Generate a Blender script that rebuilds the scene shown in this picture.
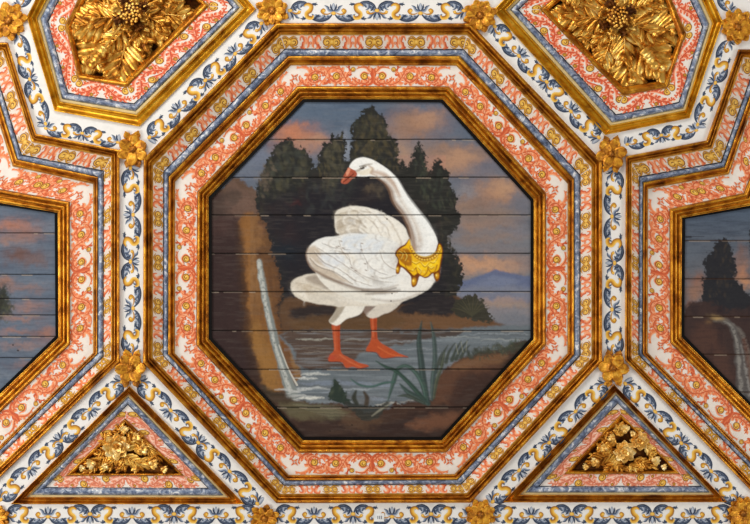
import bpy, math, random
import numpy as np
C = bpy.context.scene.collection
PI = math.pi
for o in list(bpy.data.objects): bpy.data.objects.remove(o)
# ------------------------------------------------------------------
# camera, added patchy ambient light, window light, exposure
# the camera stands on the floor of the hall and looks straight up
# ------------------------------------------------------------------
S = 0.005            # metres of ceiling per pixel of the photograph
ZC = 7.0             # height of the white ribs of the ceiling
CAMZ = 1.5
D = (ZC-CAMZ)/S      # camera distance in the same unit
cam = bpy.data.cameras.new('camera'); camo = bpy.data.objects.new('camera', cam); C.objects.link(camo)
camo.location = (0, 0, CAMZ); camo.rotation_euler = (PI, 0, 0)
cam.sensor_width = 36; cam.lens = 36*D/750; cam.clip_end = 60
bpy.context.scene.camera = camo
w = bpy.data.worlds.new('world'); bpy.context.scene.world = w; w.use_nodes = True
nt = w.node_tree; bg = nt.nodes['Background']
tc = nt.nodes.new('ShaderNodeTexCoord'); nz = nt.nodes.new('ShaderNodeTexNoise'); nz.inputs['Scale'].default_value = 2.3; nz.inputs['Detail'].default_value = 2
rp = nt.nodes.new('ShaderNodeValToRGB')
rp.color_ramp.elements[0].position = .40; rp.color_ramp.elements[0].color = (.10, .09, .08, 1)
rp.color_ramp.elements[1].position = .60; rp.color_ramp.elements[1].color = (1.0, .97, .93, 1)
nt.links.new(tc.outputs['Generated'], nz.inputs['Vector']); nt.links.new(nz.outputs['Fac'], rp.inputs['Fac']); nt.links.new(rp.outputs['Color'], bg.inputs['Color'])
bg.inputs['Strength'].default_value = 0.62  # bright and dark patches invented for the gilding to reflect
def area(name, loc, target, sx, sy, power, col=(1, .97, .92)):
    l = bpy.data.lights.new(name, 'AREA'); l.shape = 'RECTANGLE'; l.size = sx; l.size_y = sy; l.energy = power; l.color = col
    o = bpy.data.objects.new(name, l); C.objects.link(o); o.location = loc
    from mathutils import Vector
    o.rotation_euler = (Vector(target)-Vector(loc)).to_track_quat('-Z', 'Y').to_euler(); return o
# tall windows of the hall: the far long wall (towards the top of the picture) and both ends
area('window_light_north', (-1.5, -4.6, 4.2), (0, 0, ZC), 4.0, 1.6, 230)
area('window_light_west', (-5.0, 0.6, 4.0), (0, 0, ZC), 3.0, 1.6, 190)
area('window_light_east', (5.2, 0.4, 3.6), (0, 0, ZC), 2.6, 1.6, 100)
area('window_light_south', (1.2, 5.2, 3.4), (0, 0, ZC), 3.0, 1.4, 50)
sc = bpy.context.scene
sc.view_settings.view_transform = 'Standard'; sc.view_settings.look = 'None'; sc.view_settings.gamma = 1; sc.view_settings.use_curve_mapping = False
sc.view_settings.exposure = -0.18
# ------------------------------------------------------------------
# brush: a small numpy painter that lays oil paint on the picture boards
# ------------------------------------------------------------------
def srgb(r, g, b):
    c = np.array([r, g, b], dtype=np.float64)/255.0
    return np.where(c <= 0.04045, c/12.92, ((c+0.055)/1.055)**2.4)

def spline(pts, n=6, closed=False):
    P = np.array(pts, float); m = len(P); out = []
    rng = range(m) if closed else range(m-1)
    for i in rng:
        if closed: p0, p1, p2, p3 = P[(i-1) % m], P[i], P[(i+1) % m], P[(i+2) % m]
        else: p0, p1, p2, p3 = P[max(i-1, 0)], P[i], P[i+1], P[min(i+2, m-1)]
        for k in range(n):
            t = k/n
            out.append(0.5*((2*p1)+(-p0+p2)*t+(2*p0-5*p1+4*p2-p3)*t*t+(-p0+3*p1-3*p2+p3)*t**3))
    if not closed: out.append(P[-1])
    return np.array(out)

class Brush:
    def __init__(s, x0, y0, x1, y1, R=2.0, seed=1):
        s.x0, s.y0, s.R = x0, y0, R
        s.W = int((x1-x0)*R)+1; s.H = int((y1-y0)*R)+1
        xs = x0+np.arange(s.W)/R; ys = y0+np.arange(s.H)/R
        s.X, s.Y = np.meshgrid(xs, ys)
        s.C = np.zeros((s.H, s.W, 3)); s.rs = np.random.RandomState(seed)
        s.nx = s.fbm(7, 4); s.ny = s.fbm(7, 4); s.fx = s.fbm(2.2, 2); s.fy = s.fbm(2.2, 2)
    def fbm(s, size, octs=4, ax=1.0, ay=1.0):
        out = np.zeros((s.H, s.W)); amp = 1; tot = 0
        for o in range(octs):
            sx, sy = size*ax/2**o, size*ay/2**o
            gw = int((s.W/s.R)/sx)+3; gh = int((s.H/s.R)/sy)+3
            g = s.rs.rand(gh, gw)*2-1
            u = (s.X-s.x0)/sx; v = (s.Y-s.y0)/sy
            iu = u.astype(int); iv = v.astype(int); fu = u-iu; fv = v-iv
            fu = fu*fu*(3-2*fu); fv = fv*fv*(3-2*fv)
            out += amp*((g[iv, iu]*(1-fu)+g[iv, iu+1]*fu)*(1-fv)+(g[iv+1, iu]*(1-fu)+g[iv+1, iu+1]*fu)*fv)
            tot += amp; amp *= 0.55
        return out/tot*1.6
    def win(s, bx0, by0, bx1, by1):
        a = max(int((bx0-s.x0)*s.R), 0); b = min(int((bx1-s.x0)*s.R)+2, s.W)
        c = max(int((by0-s.y0)*s.R), 0); d = min(int((by1-s.y0)*s.R)+2, s.H)
        return slice(c, max(d, c)), slice(a, max(b, a))
    def put(s, w, m, col, alpha=1.0):
        m = np.clip(m*alpha, 0, 1)[..., None]
        if not hasattr(col, 'ndim'): col = srgb(*col)
        s.C[w] = s.C[w]*(1-m)+col*m
    def poly(s, pts, col, soft=1.0, warp=0.0, fine=0.0, alpha=1.0, smooth=4, tex=0.0):
        P = spline(pts, smooth, True) if smooth > 1 else np.array(pts, float)
        pad = soft+warp*1.5+fine*1.5+1
        w = s.win(P[:, 0].min()-pad, P[:, 1].min()-pad, P[:, 0].max()+pad, P[:, 1].max()+pad)
        if s.X[w].size == 0: return
        x = s.X[w]+s.nx[w]*warp+s.fx[w]*fine; y = s.Y[w]+s.ny[w]*warp+s.fy[w]*fine
        d2 = np.full(x.shape, 1e9); ins = np.zeros(x.shape, bool)
        for i in range(len(P)):
            ax, ay = P[i]; bx, by = P[(i+1) % len(P)]
            ex, ey = bx-ax, by-ay; L = ex*ex+ey*ey
            if L < 1e-9: continue
            t = np.clip(((x-ax)*ex+(y-ay)*ey)/L, 0, 1)
            d2 = np.minimum(d2, (x-ax-t*ex)**2+(y-ay-t*ey)**2)
            if ay != by:
                c = ((ay > y) != (by > y)) & (x < ex*(y-ay)/ey+ax)
                ins ^= c
        sd = np.where(ins, 1, -1)*np.sqrt(d2)
        m = np.clip(sd/max(soft, .01)*.5+.5, 0, 1); m = m*m*(3-2*m)
        if tex: m = m*np.clip(1+tex*s.fy[w], 0, 1)
        s.put(w, m, col, alpha)
    def line(s, pts, wd, col, soft=0.6, alpha=1.0, warp=0.0, n=6, tex=0.0):
        P = spline(pts, n) if len(pts) > 2 else np.array(pts, float)
        W = np.interp(np.linspace(0, 1, len(P)), np.linspace(0, 1, len(wd)), wd) if hasattr(wd, '__len__') else np.full(len(P), wd)
        pad = W.max()+soft+warp*1.5+1
        w = s.win(P[:, 0].min()-pad, P[:, 1].min()-pad, P[:, 0].max()+pad, P[:, 1].max()+pad)
        if s.X[w].size == 0: return
        x = s.X[w]+s.nx[w]*warp; y = s.Y[w]+s.ny[w]*warp
        sd = np.full(x.shape, -1e9)
        for i in range(len(P)-1):
            ax, ay = P[i]; ex, ey = P[i+1]-P[i]; L = ex*ex+ey*ey+1e-9
            t = np.clip(((x-ax)*ex+(y-ay)*ey)/L, 0, 1)
            d = np.sqrt((x-ax-t*ex)**2+(y-ay-t*ey)**2)
            sd = np.maximum(sd, (W[i]*(1-t)+W[i+1]*t)*.5-d)
        m = np.clip(sd/soft*.5+.5, 0, 1)
        if tex: m = m*np.clip(1+tex*s.fx[w], 0, 1)
        s.put(w, m, col, alpha)
    def blob(s, cx, cy, rx, ry, col, alpha=1.0, ang=0, warp=4.0, p=1.0, fine=0):
        r = max(rx, ry)*1.7+warp
        w = s.win(cx-r, cy-r, cx+r, cy+r)
        if s.X[w].size == 0: return
        x = s.X[w]+s.nx[w]*warp+s.fx[w]*fine-cx; y = s.Y[w]+s.ny[w]*warp+s.fy[w]*fine-cy
        c, sn = math.cos(ang), math.sin(ang)
        q = ((x*c+y*sn)/rx)**2+((-x*sn+y*c)/ry)**2
        s.put(w, np.exp(-(q**p)*1.2), col, alpha)
    def dabs(s, region, n, size, cols, alpha=.6, ang=0.0, ajit=.6, ratio=.5, seed=0):
        R = np.random.RandomState(seed+11); P = np.array(region, float)
        k = 0; tries = 0
        while k < n and tries < n*20:
            tries += 1
            x = R.uniform(P[:, 0].min(), P[:, 0].max()); y = R.uniform(P[:, 1].min(), P[:, 1].max())
            c = False
            for i in range(len(P)):
                ax, ay = P[i]; bx, by = P[(i+1) % len(P)]
                if (ay > y) != (by > y) and x < (bx-ax)*(y-ay)/(by-ay)+ax: c = not c
            if not c: continue
            k += 1; z = size*R.uniform(.6, 1.4)
            s.blob(x, y, z, z*ratio, cols[R.randint(len(cols))], alpha*R.uniform(.5, 1), ang+R.uniform(-ajit, ajit), 0.6, 1.6)
    def joints(s, ys, x0, x1, col=(16, 12, 10)):
        R = np.random.RandomState(5)
        for y in ys:
            s.line([(x0, y), ((x0*2+x1)/3, y+.2), ((x0+2*x1)/3, y-.2), (x1, y)], 0.95, col, .5, .9)
            x = x0
            while x < x1:                                   # chips of bare wood along the lower edge of each board
                L = R.uniform(3, 22)
                if R.rand() < .62: s.line([(x, y+.75), (x+L, y+.8)], .7, (168, 152, 134), .5, R.uniform(.2, .85))
                x += L+R.uniform(1, 16)

def picture_swan():
    b = Brush(206, 96, 537, 443, 2.0, 3)
    Y = b.Y; X = b.X
    top, mid, low = srgb(84, 100, 120), srgb(112, 116, 124), srgb(122, 122, 128)
    t = np.clip((Y-98)/120, 0, 1)[..., None]; t2 = np.clip((Y-218)/90, 0, 1)[..., None]
    b.C[:] = (top*(1-t)+mid*t)*(1-t2)+low*t2
    al = (slice(None), slice(None))
    # sky
    b.put(al, np.clip(b.fbm(22, 4, 2.2, .8), 0, 1)*np.clip((X-370)/60, 0, 1), (150, 132, 122), .45)
    b.put(al, np.clip(b.fbm(14, 4, 2.5, .7), 0, 1), (66, 78, 98), .45)
    b.put(al, np.clip(b.fbm(6, 3, 4, .6), 0, 1), (128, 138, 150), .18)
    b.blob(293, 134, 22, 9, (196, 112, 78), .95); b.blob(290, 129, 12, 5, (206, 120, 84), .6)
    b.blob(316, 140, 18, 7, (196, 140, 114), .7); b.blob(300, 146, 26, 10, (182, 124, 98), .6)
    b.blob(262, 158, 16, 12, (112, 118, 136), .6); b.blob(245, 176, 22, 10, (96, 102, 120), .5)
    b.blob(345, 148, 8, 16, (140, 146, 158), .75)
    b.blob(418, 122, 30, 13, (172, 126, 102), .95); b.blob(408, 132, 24, 9, (150, 112, 94), .7)
    b.blob(432, 118, 14, 8, (186, 138, 112), .6); b.blob(402, 156, 11, 20, (172, 136, 116), .85)
    b.blob(385, 112, 22, 6, (84, 94, 112), .6); b.blob(452, 125, 16, 8, (96, 102, 118), .6)
    b.blob(452, 160, 40, 13, (178, 132, 108), .95); b.blob(462, 156, 18, 8, (192, 142, 114), .7)
    b.blob(432, 170, 22, 9, (168, 128, 108), .7); b.blob(488, 168, 18, 7, (98, 104, 120), .7)
    b.blob(470, 182, 30, 5, (94, 102, 118), .6); b.blob(497, 192, 26, 13, (184, 134, 106), .95)
    b.blob(506, 188, 13, 8, (198, 148, 118), .7); b.blob(476, 203, 24, 9, (142, 110, 96), .7)
    b.blob(520, 206, 14, 12, (108, 108, 118), .8); b.blob(466, 192, 12, 7, (136, 138, 146), .5)
    b.blob(492, 224, 30, 7, (150, 122, 110), .75); b.blob(516, 232, 18, 5, (122, 122, 132), .7)
    b.blob(476, 240, 26, 6, (142, 118, 108), .7); b.blob(470, 226, 14, 8, (160, 124, 106), .6)
    b.blob(500, 249, 34, 5, (130, 118, 118), .6)
    b.blob(474, 214, 26, 8, (134, 110, 98), .6); b.blob(500, 214, 22, 6, (150, 122, 106), .6); b.blob(462, 206, 12, 8, (156, 124, 106), .6); b.blob(524, 196, 8, 12, (112, 116, 128), .6)
    b.blob(440, 150, 20, 7, (150, 118, 102), .6); b.blob(478, 152, 14, 8, (150, 122, 110), .5); b.blob(402, 120, 12, 9, (148, 116, 100), .6); b.blob(504, 236, 22, 5, (146, 122, 112), .6)
    b.blob(485, 265, 42, 8, (200, 148, 120), .95); b.blob(470, 262, 26, 6, (206, 146, 112), .6)
    b.blob(520, 258, 16, 4, (156, 132, 124), .5)
    b.poly([(455, 282), (470, 279), (484, 274), (497, 269), (512, 273), (526, 276), (540, 279), (540, 300), (455, 300)], (98, 108, 138), 1.6, 1.5, alpha=.95)
    b.poly([(478, 283), (494, 276), (506, 277), (520, 283), (500, 289)], (122, 130, 152), 3, 2, alpha=.6)
    b.poly([(455, 290), (480, 286), (540, 289), (540, 300), (455, 300)], (124, 128, 142), 3, 2, alpha=.8)
    b.blob(500, 303, 44, 6, (168, 140, 126), .7); b.blob(512, 311, 30, 4, (132, 128, 134), .7)
    b.blob(515, 321, 26, 5, (112, 116, 126), .8); b.blob(490, 296, 30, 2.6, (108, 114, 134), .6)
    # rock on the left
    b.poly([(200, 206), (222, 188), (234, 178), (244, 180), (253, 190), (263, 203), (268, 214), (272, 250), (283, 282), (287, 330), (298, 366), (305, 380), (292, 400), (262, 400), (200, 350)],
           (92, 72, 60), 2.2, 2.4, .8)
    b.poly([(200, 210), (222, 193), (236, 200), (242, 216), (240, 260), (246, 330), (262, 385), (250, 396), (200, 350)], (64, 48, 47), 5, 4, alpha=.9)
    b.poly([(226, 186), (238, 182), (252, 194), (262, 206), (266, 216), (245, 218), (232, 214)], (104, 82, 72), 4, 4, alpha=.8)
    b.poly([(241, 218), (262, 216), (268, 222), (273, 250), (283, 282), (286, 330), (296, 362), (301, 376), (268, 392), (256, 360), (246, 330), (242, 280)], (134, 92, 52), 2.4, 2, alpha=.95)
    b.poly([(262, 262), (274, 258), (284, 285), (286, 330), (298, 366), (302, 378), (292, 384), (280, 345), (270, 300)], (104, 70, 45), 2.4, 1.5, alpha=.75)
    b.poly([(284, 300), (289, 325), (296, 352), (302, 376), (296, 382), (290, 352), (284, 325)], (138, 102, 58), 1.5, 1, alpha=.7)
    b.poly([(247, 330), (258, 322), (270, 350), (280, 384), (266, 392), (256, 362)], (150, 110, 60), 5, 2, alpha=.6)
    b.blob(259, 254, 5, 8, (66, 46, 42), .9); b.blob(222, 250, 8, 30, (82, 60, 56), .6); b.blob(232, 300, 4, 40, (84, 62, 56), .5)
    b.blob(246, 300, 2.5, 40, (84, 58, 40), .6, ang=-.08); b.blob(254, 240, 6, 18, (148, 104, 62), .5)
    b.put(al, np.clip(b.fbm(9, 3, .6, 3), 0, 1)*(X < 284)*(Y > 195)*(Y < 385), (58, 42, 38), .3)
    b.put(al, np.clip(b.fbm(9, 3, .6, 3), 0, 1)*np.clip((X-244)/8, 0, 1)*np.clip((280-X)/8, 0, 1)*(Y > 215)*(Y < 385), (158, 116, 70), .22)
    b.poly([(206, 250), (236, 240), (240, 300), (246, 340), (262, 392), (230, 390), (206, 345)], (52, 40, 40), 7, 4, alpha=.75)
    b.poly([(236, 232), (243, 232), (247, 300), (252, 345), (262, 380), (254, 386), (244, 350), (239, 300)], (58, 42, 36), 3, 2, alpha=.7)
    b.poly([(210, 205), (228, 190), (240, 192), (236, 206), (222, 216), (210, 220)], (74, 62, 56), 3, 3, alpha=.7)
    b.blob(228, 206, 9, 6, (108, 84, 74), .45, .4); b.blob(250, 205, 8, 5, (118, 92, 80), .5, .6); b.blob(262, 226, 4, 7, (128, 88, 68), .6)
    b.blob(266, 250, 4, 14, (92, 64, 44), .5, -.1); b.blob(252, 275, 3, 24, (156, 112, 66), .45, -.05)
    # dark wood and trees
    trees = [(258, 212), (256, 196), (258, 182), (263, 172), (266, 160), (272, 152), (278, 146), (285, 139), (293, 142), (298, 150), (304, 146), (309, 158), (315, 168),
             (318, 158), (321, 147), (328, 142), (333, 131), (338, 136), (342, 132), (345, 142), (344, 160), (349, 158), (350, 146), (354, 138), (352, 124), (359, 117), (365, 110),
             (371, 105), (377, 111), (384, 116), (387, 126), (389, 136), (396, 139), (397, 152), (399, 164), (403, 162), (406, 168), (411, 158), (415, 148), (419, 142), (424, 150), (426, 160), (428, 172),
             (431, 168), (434, 161), (438, 158), (443, 166), (449, 172), (450, 184), (453, 192), (459, 196), (456, 206), (462, 214), (460, 222), (453, 230), (449, 240), (455, 250), (459, 262),
             (463, 274), (461, 288), (456, 300), (440, 310), (360, 345), (285, 330), (281, 285), (272, 250), (266, 225)]
    b.poly(trees, (44, 44, 42), 1.5, 2.2, 2.2)
    b.dabs(trees[:14]+[(315, 215), (262, 215)], 170, 3.2, [(64, 64, 50), (52, 54, 50), (78, 74, 56), (40, 42, 44)], .6, 1.4, .8, .45, 1)
    b.dabs([(318, 160), (330, 140), (343, 134), (344, 165), (350, 190), (320, 200)], 90, 3.0, [(78, 74, 56), (62, 62, 52), (90, 82, 60)], .55, 1.5, .5, .4, 2)
    b.dabs([(352, 126), (370, 108), (386, 118), (396, 142), (400, 176), (380, 168), (352, 160)], 130, 3.4, [(72, 68, 50), (88, 78, 56), (56, 58, 50), (42, 42, 42)], .6, 1.5, .6, .4, 3)
    b.dabs([(411, 158), (418, 144), (426, 156), (428, 185), (448, 176), (457, 205), (444, 215), (420, 200)], 90, 2.8, [(58, 62, 54), (46, 50, 48), (74, 74, 60)], .6, 1.5, .5, .4, 4)
    b.dabs([(440, 215), (460, 218), (450, 240), (460, 262), (462, 288), (440, 300), (440, 260)], 80, 3.0, [(52, 54, 50), (40, 40, 40), (66, 62, 52)], .6, 1.2, .8, .5, 5)
    b.poly([(262, 205), (300, 190), (345, 178), (395, 180), (412, 214), (437, 240), (440, 300), (340, 330), (288, 330), (281, 285), (270, 245)], (38, 36, 42), 12, 6, alpha=.85)
    b.put(b.win(260, 170, 440, 320), np.clip(b.fbm(16, 4), 0, 1)[b.win(260, 170, 440, 320)], (58, 46, 44), .35)
    b.dabs([(262, 172), (285, 145), (300, 152), (312, 170), (300, 186), (270, 190)], 90, 3.6, [(88, 84, 66), (70, 72, 62), (58, 62, 60)], .38, 1.3, 1, .6, 21)
    b.dabs([(324, 150), (340, 138), (344, 175), (330, 190)], 50, 3.4, [(96, 90, 70), (76, 74, 62)], .4, 1.4, .7, .5, 22)
    b.dabs([(356, 128), (370, 112), (384, 126), (392, 150), (372, 158), (356, 150)], 70, 3.6, [(92, 82, 58), (78, 74, 58), (60, 58, 46)], .4, 1.4, .8, .5, 23)
    b.dabs([(412, 160), (420, 148), (426, 170), (440, 168), (450, 200), (438, 214), (418, 190)], 50, 3.0, [(70, 76, 62), (60, 64, 58)], .4, 1.4, .8, .5, 24)
    b.dabs([(300, 190), (345, 176), (345, 205), (300, 215)], 40, 4.0, [(62, 66, 62), (54, 56, 58)], .4, 1.4, .8, .5, 25)
    b.blob(378, 192, 8, 5, (92, 82, 68), .6, .4); b.blob(370, 188, 6, 3, (104, 90, 72), .5, -.4); b.blob(350, 186, 5, 12, (60, 62, 58), .5); b.blob(330, 182, 5, 10, (74, 70, 58), .5)
    b.blob(296, 203, 6, 3, (86, 40, 40), .35); b.blob(285, 250, 14, 12, (34, 42, 50), .7); b.blob(290, 232, 10, 12, (54, 42, 44), .5); b.blob(264, 178, 6, 8, (112, 96, 84), .5, 0)
    b.dabs([(256, 180), (266, 160), (275, 150), (285, 140), (275, 170), (264, 200)], 40, 2.0, [(112, 98, 84), (74, 74, 66)], .45, 1, 1, .6, 7)
    # far bank
    b.poly([(284, 300), (330, 304), (380, 308), (440, 300), (456, 296), (470, 304), (478, 315), (495, 322), (504, 329), (460, 334), (380, 336), (292, 340)], (92, 68, 50), 2.5, 2)
    b.poly([(380, 318), (430, 312), (470, 318), (498, 327), (440, 331), (380, 330)], (112, 82, 58), 4, 2, alpha=.8)
    b.poly([(398, 310), (420, 300), (440, 296), (456, 300), (452, 314), (420, 314)], (46, 42, 44), 3, 2, 1)
    b.poly([(452, 312), (456, 302), (464, 297), (474, 296), (484, 302), (489, 313), (494, 322), (474, 320)], (58, 56, 48), 1.3, 1.5, 2)
    for i in range(16):
        a = -2.7+i*.15; b.line([(472, 316), (472+math.cos(a)*10, 314+math.sin(a)*8), (472+math.cos(a)*20, 316+math.sin(a)*19)], [.8, 1.4, .3], (64, 64, 52) if i % 2 else (78, 74, 58), .5, .8)
    b.poly([(292, 308), (330, 306), (362, 316), (300, 322)], (44, 40, 42), 3, 2, alpha=.9)
    b.poly([(300, 318), (362, 315), (400, 316), (395, 328), (300, 330)], (96, 72, 50), 3, 2, alpha=.8)
    # water
    b.poly([(284, 332), (380, 330), (440, 330), (537, 326), (537, 352), (508, 350), (470, 360), (448, 366), (430, 402), (340, 412), (286, 402), (300, 376), (290, 350)], (104, 112, 118), 1.8, 1.5)
    b.poly([(288, 331), (400, 331), (448, 333), (420, 340), (392, 346), (365, 352), (340, 368), (300, 368), (296, 352), (289, 345)], (84, 66, 56), 2.2, 2.5, alpha=.95)
    b.poly([(420, 331), (460, 330), (460, 334), (440, 338), (400, 338)], (74, 62, 56), 1.5, 1.5, alpha=.9)
    w = b.win(284, 330, 537, 410); n = b.fbm(7, 3, 5, .35)
    b.put(w, np.clip(n[w], 0, 1)*(Y[w] < 409), (142, 150, 156), .42); b.put(w, np.clip(-n[w], 0, 1), (74, 74, 76), .3)
    for (x0, x1, y, wd, c, a) in [(297, 334, 339.5, 2.2, (158, 156, 146), .9), (342, 368, 340, 1.8, (140, 138, 132), .7), (296, 330, 348, 1, (128, 120, 110), .6), (305, 330, 352.5, 1.2, (140, 132, 122), .6),
                                  (340, 372, 352, 1, (130, 122, 114), .6), (318, 344, 357, 1.2, (120, 112, 104), .6), (390, 440, 341, 1.6, (140, 146, 150), .7), (440, 480, 337, 1.4, (152, 158, 158), .8),
                                  (470, 534, 334, 1.6, (138, 146, 152), .8), (480, 520, 340, 1.2, (160, 164, 162), .7), (400, 440, 349, 1.4, (146, 152, 158), .6),
                                  (300, 330, 374, 2.6, (186, 188, 184), .9), (294, 318, 378, 2.2, (200, 202, 198), .9), (300, 372, 383, 5, (122, 132, 148), .7), (292, 330, 388, 2.6, (186, 190, 190), .8),
                                  (340, 372, 389, 2, (164, 170, 176), .7), (296, 324, 398, 3.2, (206, 206, 198), .9), (320, 350, 392, 3, (140, 148, 158), .7), (360, 400, 385, 3.4, (128, 138, 152), .7),
                                  (385, 420, 379, 2.6, (132, 140, 148), .6), (376, 402, 404, 2.4, (186, 182, 172), .8), (400, 424, 401, 2, (160, 156, 148), .6), (366, 390, 399, 4, (134, 142, 154), .7)]:
        b.line([(x0, y+.4), ((x0+x1)/2, y-.3), (x1, y+.3)], [.4, wd, wd*.8, .4], c, .8, a, 1.2, tex=.5)
    # waterfall
    b.line([(259.5, 262), (262, 280), (266, 302), (271, 325), (276, 345), (283, 368), (292, 394)], [5.5, 7, 7.5, 8, 8.5, 9.5, 12], (124, 130, 128), .9, 1, .8)
    b.line([(258.8, 262), (262, 282), (265.5, 304), (270, 325), (276, 348), (284, 372), (290, 390)], [4.2, 4.8, 3.8, 3.2, 2.8, 3.2, 4], (188, 190, 184), .9, .85, .7, tex=.8)
    b.line([(279, 345), (288, 368), (297, 385)], [.8, 1.2, 2], (206, 202, 190), .5, .8)
    b.line([(275, 350), (281, 370), (287, 388)], [.8, 1, 1.4], (180, 182, 176), .5, .6)
    for x0, y0, x1, y1 in [(275, 389, 300, 392), (286, 394, 310, 389), (280, 397, 312, 396), (288, 399, 303, 403)]:
        b.line([(x0, y0), ((x0+x1)/2, (y0+y1)/2-1.2), (x1, y1)], [.6, 2.6, .6], (186, 188, 186), .8, .75, 1)
    # near bank
    b.poly([(240, 378), (262, 388), (280, 392), (290, 400), (320, 403), (345, 405), (362, 412), (385, 410), (402, 402), (428, 400), (435, 382), (450, 366), (470, 356), (500, 348), (540, 346), (540, 446), (206, 446)],
           (70, 52, 44), 2, 2, 1)
    b.poly([(278, 402), (300, 403), (330, 406), (350, 412), (330, 421), (296, 419)], (98, 92, 70), 3, 2, alpha=.85)
    b.poly([(262, 386), (280, 392), (292, 398), (286, 404), (268, 400)], (60, 52, 42), 3, 2, alpha=.8)
    for i in range(16):
        y = 404+i*1.1; b.line([(290+i*3, y), (312+i*3, y+.6), (332+i*2, y+1.4)], [.4, 1.1, .3], (126, 124, 102) if i % 3 else (84, 88, 74), .6, .55, 1)
    b.poly([(296, 424), (340, 418), (380, 420), (440, 408), (500, 412), (540, 420), (540, 446), (280, 446)], (52, 40, 38), 6, 4, alpha=.8)
    b.poly([(340, 418), (362, 414), (384, 418), (372, 428), (350, 428)], (92, 70, 54), 4, 3, alpha=.7)
    b.poly([(405, 425), (430, 416), (462, 412), (478, 414), (455, 424), (425, 431)], (118, 80, 60), 4, 2.5, alpha=.75)
    b.poly([(432, 392), (440, 376), (456, 366), (475, 362), (498, 364), (500, 372), (470, 384), (452, 402), (436, 404)], (94, 66, 52), 3.5, 3, alpha=.9)
    b.poly([(452, 365), (470, 358), (490, 355), (508, 354), (500, 364), (478, 366), (458, 371)], (120, 88, 64), 3, 2, alpha=.8)
    b.poly([(456, 380), (480, 372), (505, 372), (500, 392), (474, 404), (448, 404)], (62, 46, 42), 5, 3, alpha=.8)
    b.put(b.win(206, 396, 537, 443), np.clip(b.fbm(12, 4, 3, .8), 0, 1)[b.win(206, 396, 537, 443)], (96, 74, 60), .28)
    for x, y, r in [(478, 352, 6), (488, 351, 6), (502, 350, 7), (512, 348, 8), (522, 345, 6), (498, 345, 4), (470, 356, 5)]:
        b.blob(x, y, r, r*.7, (64, 68, 58), .85, 0, 1, 1.6, 1.5)
    b.dabs([(462, 352), (500, 342), (530, 338), (520, 352), (480, 360)], 60, 2.0, [(72, 80, 66), (54, 58, 52), (96, 92, 72)], .7, 1.4, .7, .45, 8)
    for x0, y0, x1, y1, x2, y2 in [(441, 364, 443, 354, 448, 345), (446, 362, 449, 352, 455, 343), (452, 360, 456, 350, 461, 341), (456, 359, 461, 349, 468, 340), (461, 357, 465, 350, 470, 345), (436, 372, 439, 360, 442, 352)]:
        b.line([(x0, y0), (x1, y1), (x2, y2)], [4, 2.6, .5], (62, 68, 60), .8, .9)
    for x0, y0, x1, y1 in [(463, 352, 461, 342), (466, 350, 467, 341), (458, 354, 456, 344)]:
        b.line([(x0, y0), (x1, y1)], .7, (150, 152, 136), .5, .6)
    # blades of the water plant
    B = [([(429, 404), (424, 385), (421, 360), (419, 340), (422, 321)], [3, 7, 6.5, 5, .5], (54, 66, 64)), ([(432, 400), (433, 380), (435, 360), (434, 338), (431, 322)], [2, 5.5, 5, 4, .5], (64, 76, 74)),
         ([(426, 402), (424, 388), (417, 374), (407, 366), (398, 369), (394, 380), (388, 401)], [3, 5, 5, 3.5, 4, 5, .6], (62, 80, 74)), ([(376, 361), (386, 367), (396, 371), (410, 384), (424, 400)], [.5, 3, 3.5, 4.5, 5], (48, 66, 58)),
         ([(351, 379), (360, 385), (372, 386.5), (384, 383), (395, 382)], [.5, 2, 2.2, 2.4, 1.2], (58, 82, 76)), ([(400, 384), (408, 392), (418, 398), (428, 404)], [1, 5, 6, 4], (56, 70, 66)),
         ([(434, 398), (437, 380), (442, 366), (445, 352)], [2, 3.5, 3, .5], (70, 76, 64)), ([(398, 396), (408, 396), (424, 403)], [.6, 4, 3], (58, 66, 60))]
    for P, W, c in B:
        b.line(P, W, c, .8, .95)
        b.line([(p[0]-.9, p[1]) for p in P], [v*.25 for v in W], tuple(int(v*1.5) for v in c), .7, .5)
    b.poly([(329, 400), (331, 390), (335, 379), (340, 386), (346, 394), (350, 404)], (46, 56, 50), 1.2, 1.2, 1)
    for x, y, c in [(334, 381, (40, 54, 46)), (340, 388, (66, 74, 62)), (332, 392, (76, 84, 70)), (345, 396, (56, 66, 56))]: b.blob(x, y, 2, 4, c, .7, .3, .6)
    b.line([(357, 404), (354, 398), (356, 391)], [4, 5, 2], (54, 56, 48), 1, .95); b.line([(366, 406), (367, 398), (364, 392)], [5, 4.5, 2], (68, 58, 48), 1, .95)
    b.poly([(345, 402), (360, 404), (375, 406), (390, 402), (384, 412), (370, 422), (360, 418), (350, 410)], (52, 54, 50), 1.5, 1.5, 1, alpha=.9)
    b.line([(372, 416), (380, 410), (390, 404)], [1, 2.4, 1], (140, 138, 122), .7, .7)
    # ---------------------------------------------------------- swan
    wh, cream, grey, br = (226, 224, 218), (208, 198, 180), (160, 152, 144), (142, 116, 92)
    for pts, c in [([(332, 322), (339.5, 322), (340, 338), (341, 352), (348, 357), (358, 362), (369, 366), (360, 368.3), (352, 367), (346, 367.6), (341, 362), (329, 361.5), (330, 355), (334, 350), (333, 338)], (176, 80, 48)),
                   ([(370, 314), (376.5, 314), (377, 335), (380, 342), (392, 349), (400, 354), (408, 357), (397, 356.6), (389, 358), (381.5, 357.8), (376, 352), (366, 351), (370, 342), (371.5, 334)], (178, 80, 46))]:
        b.poly(pts, c, .8, .3)
    for x, y0, y1 in [(338.6, 326, 350), (375, 318, 338)]: b.line([(x, y0), (x+.6, y1)], 1.6, (150, 58, 30), .9, .7)
    for x, y0, y1 in [(334.5, 326, 350), (372.5, 318, 336)]: b.line([(x, y0), (x+.6, y1)], 1.3, (206, 112, 74), .9, .6)
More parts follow.
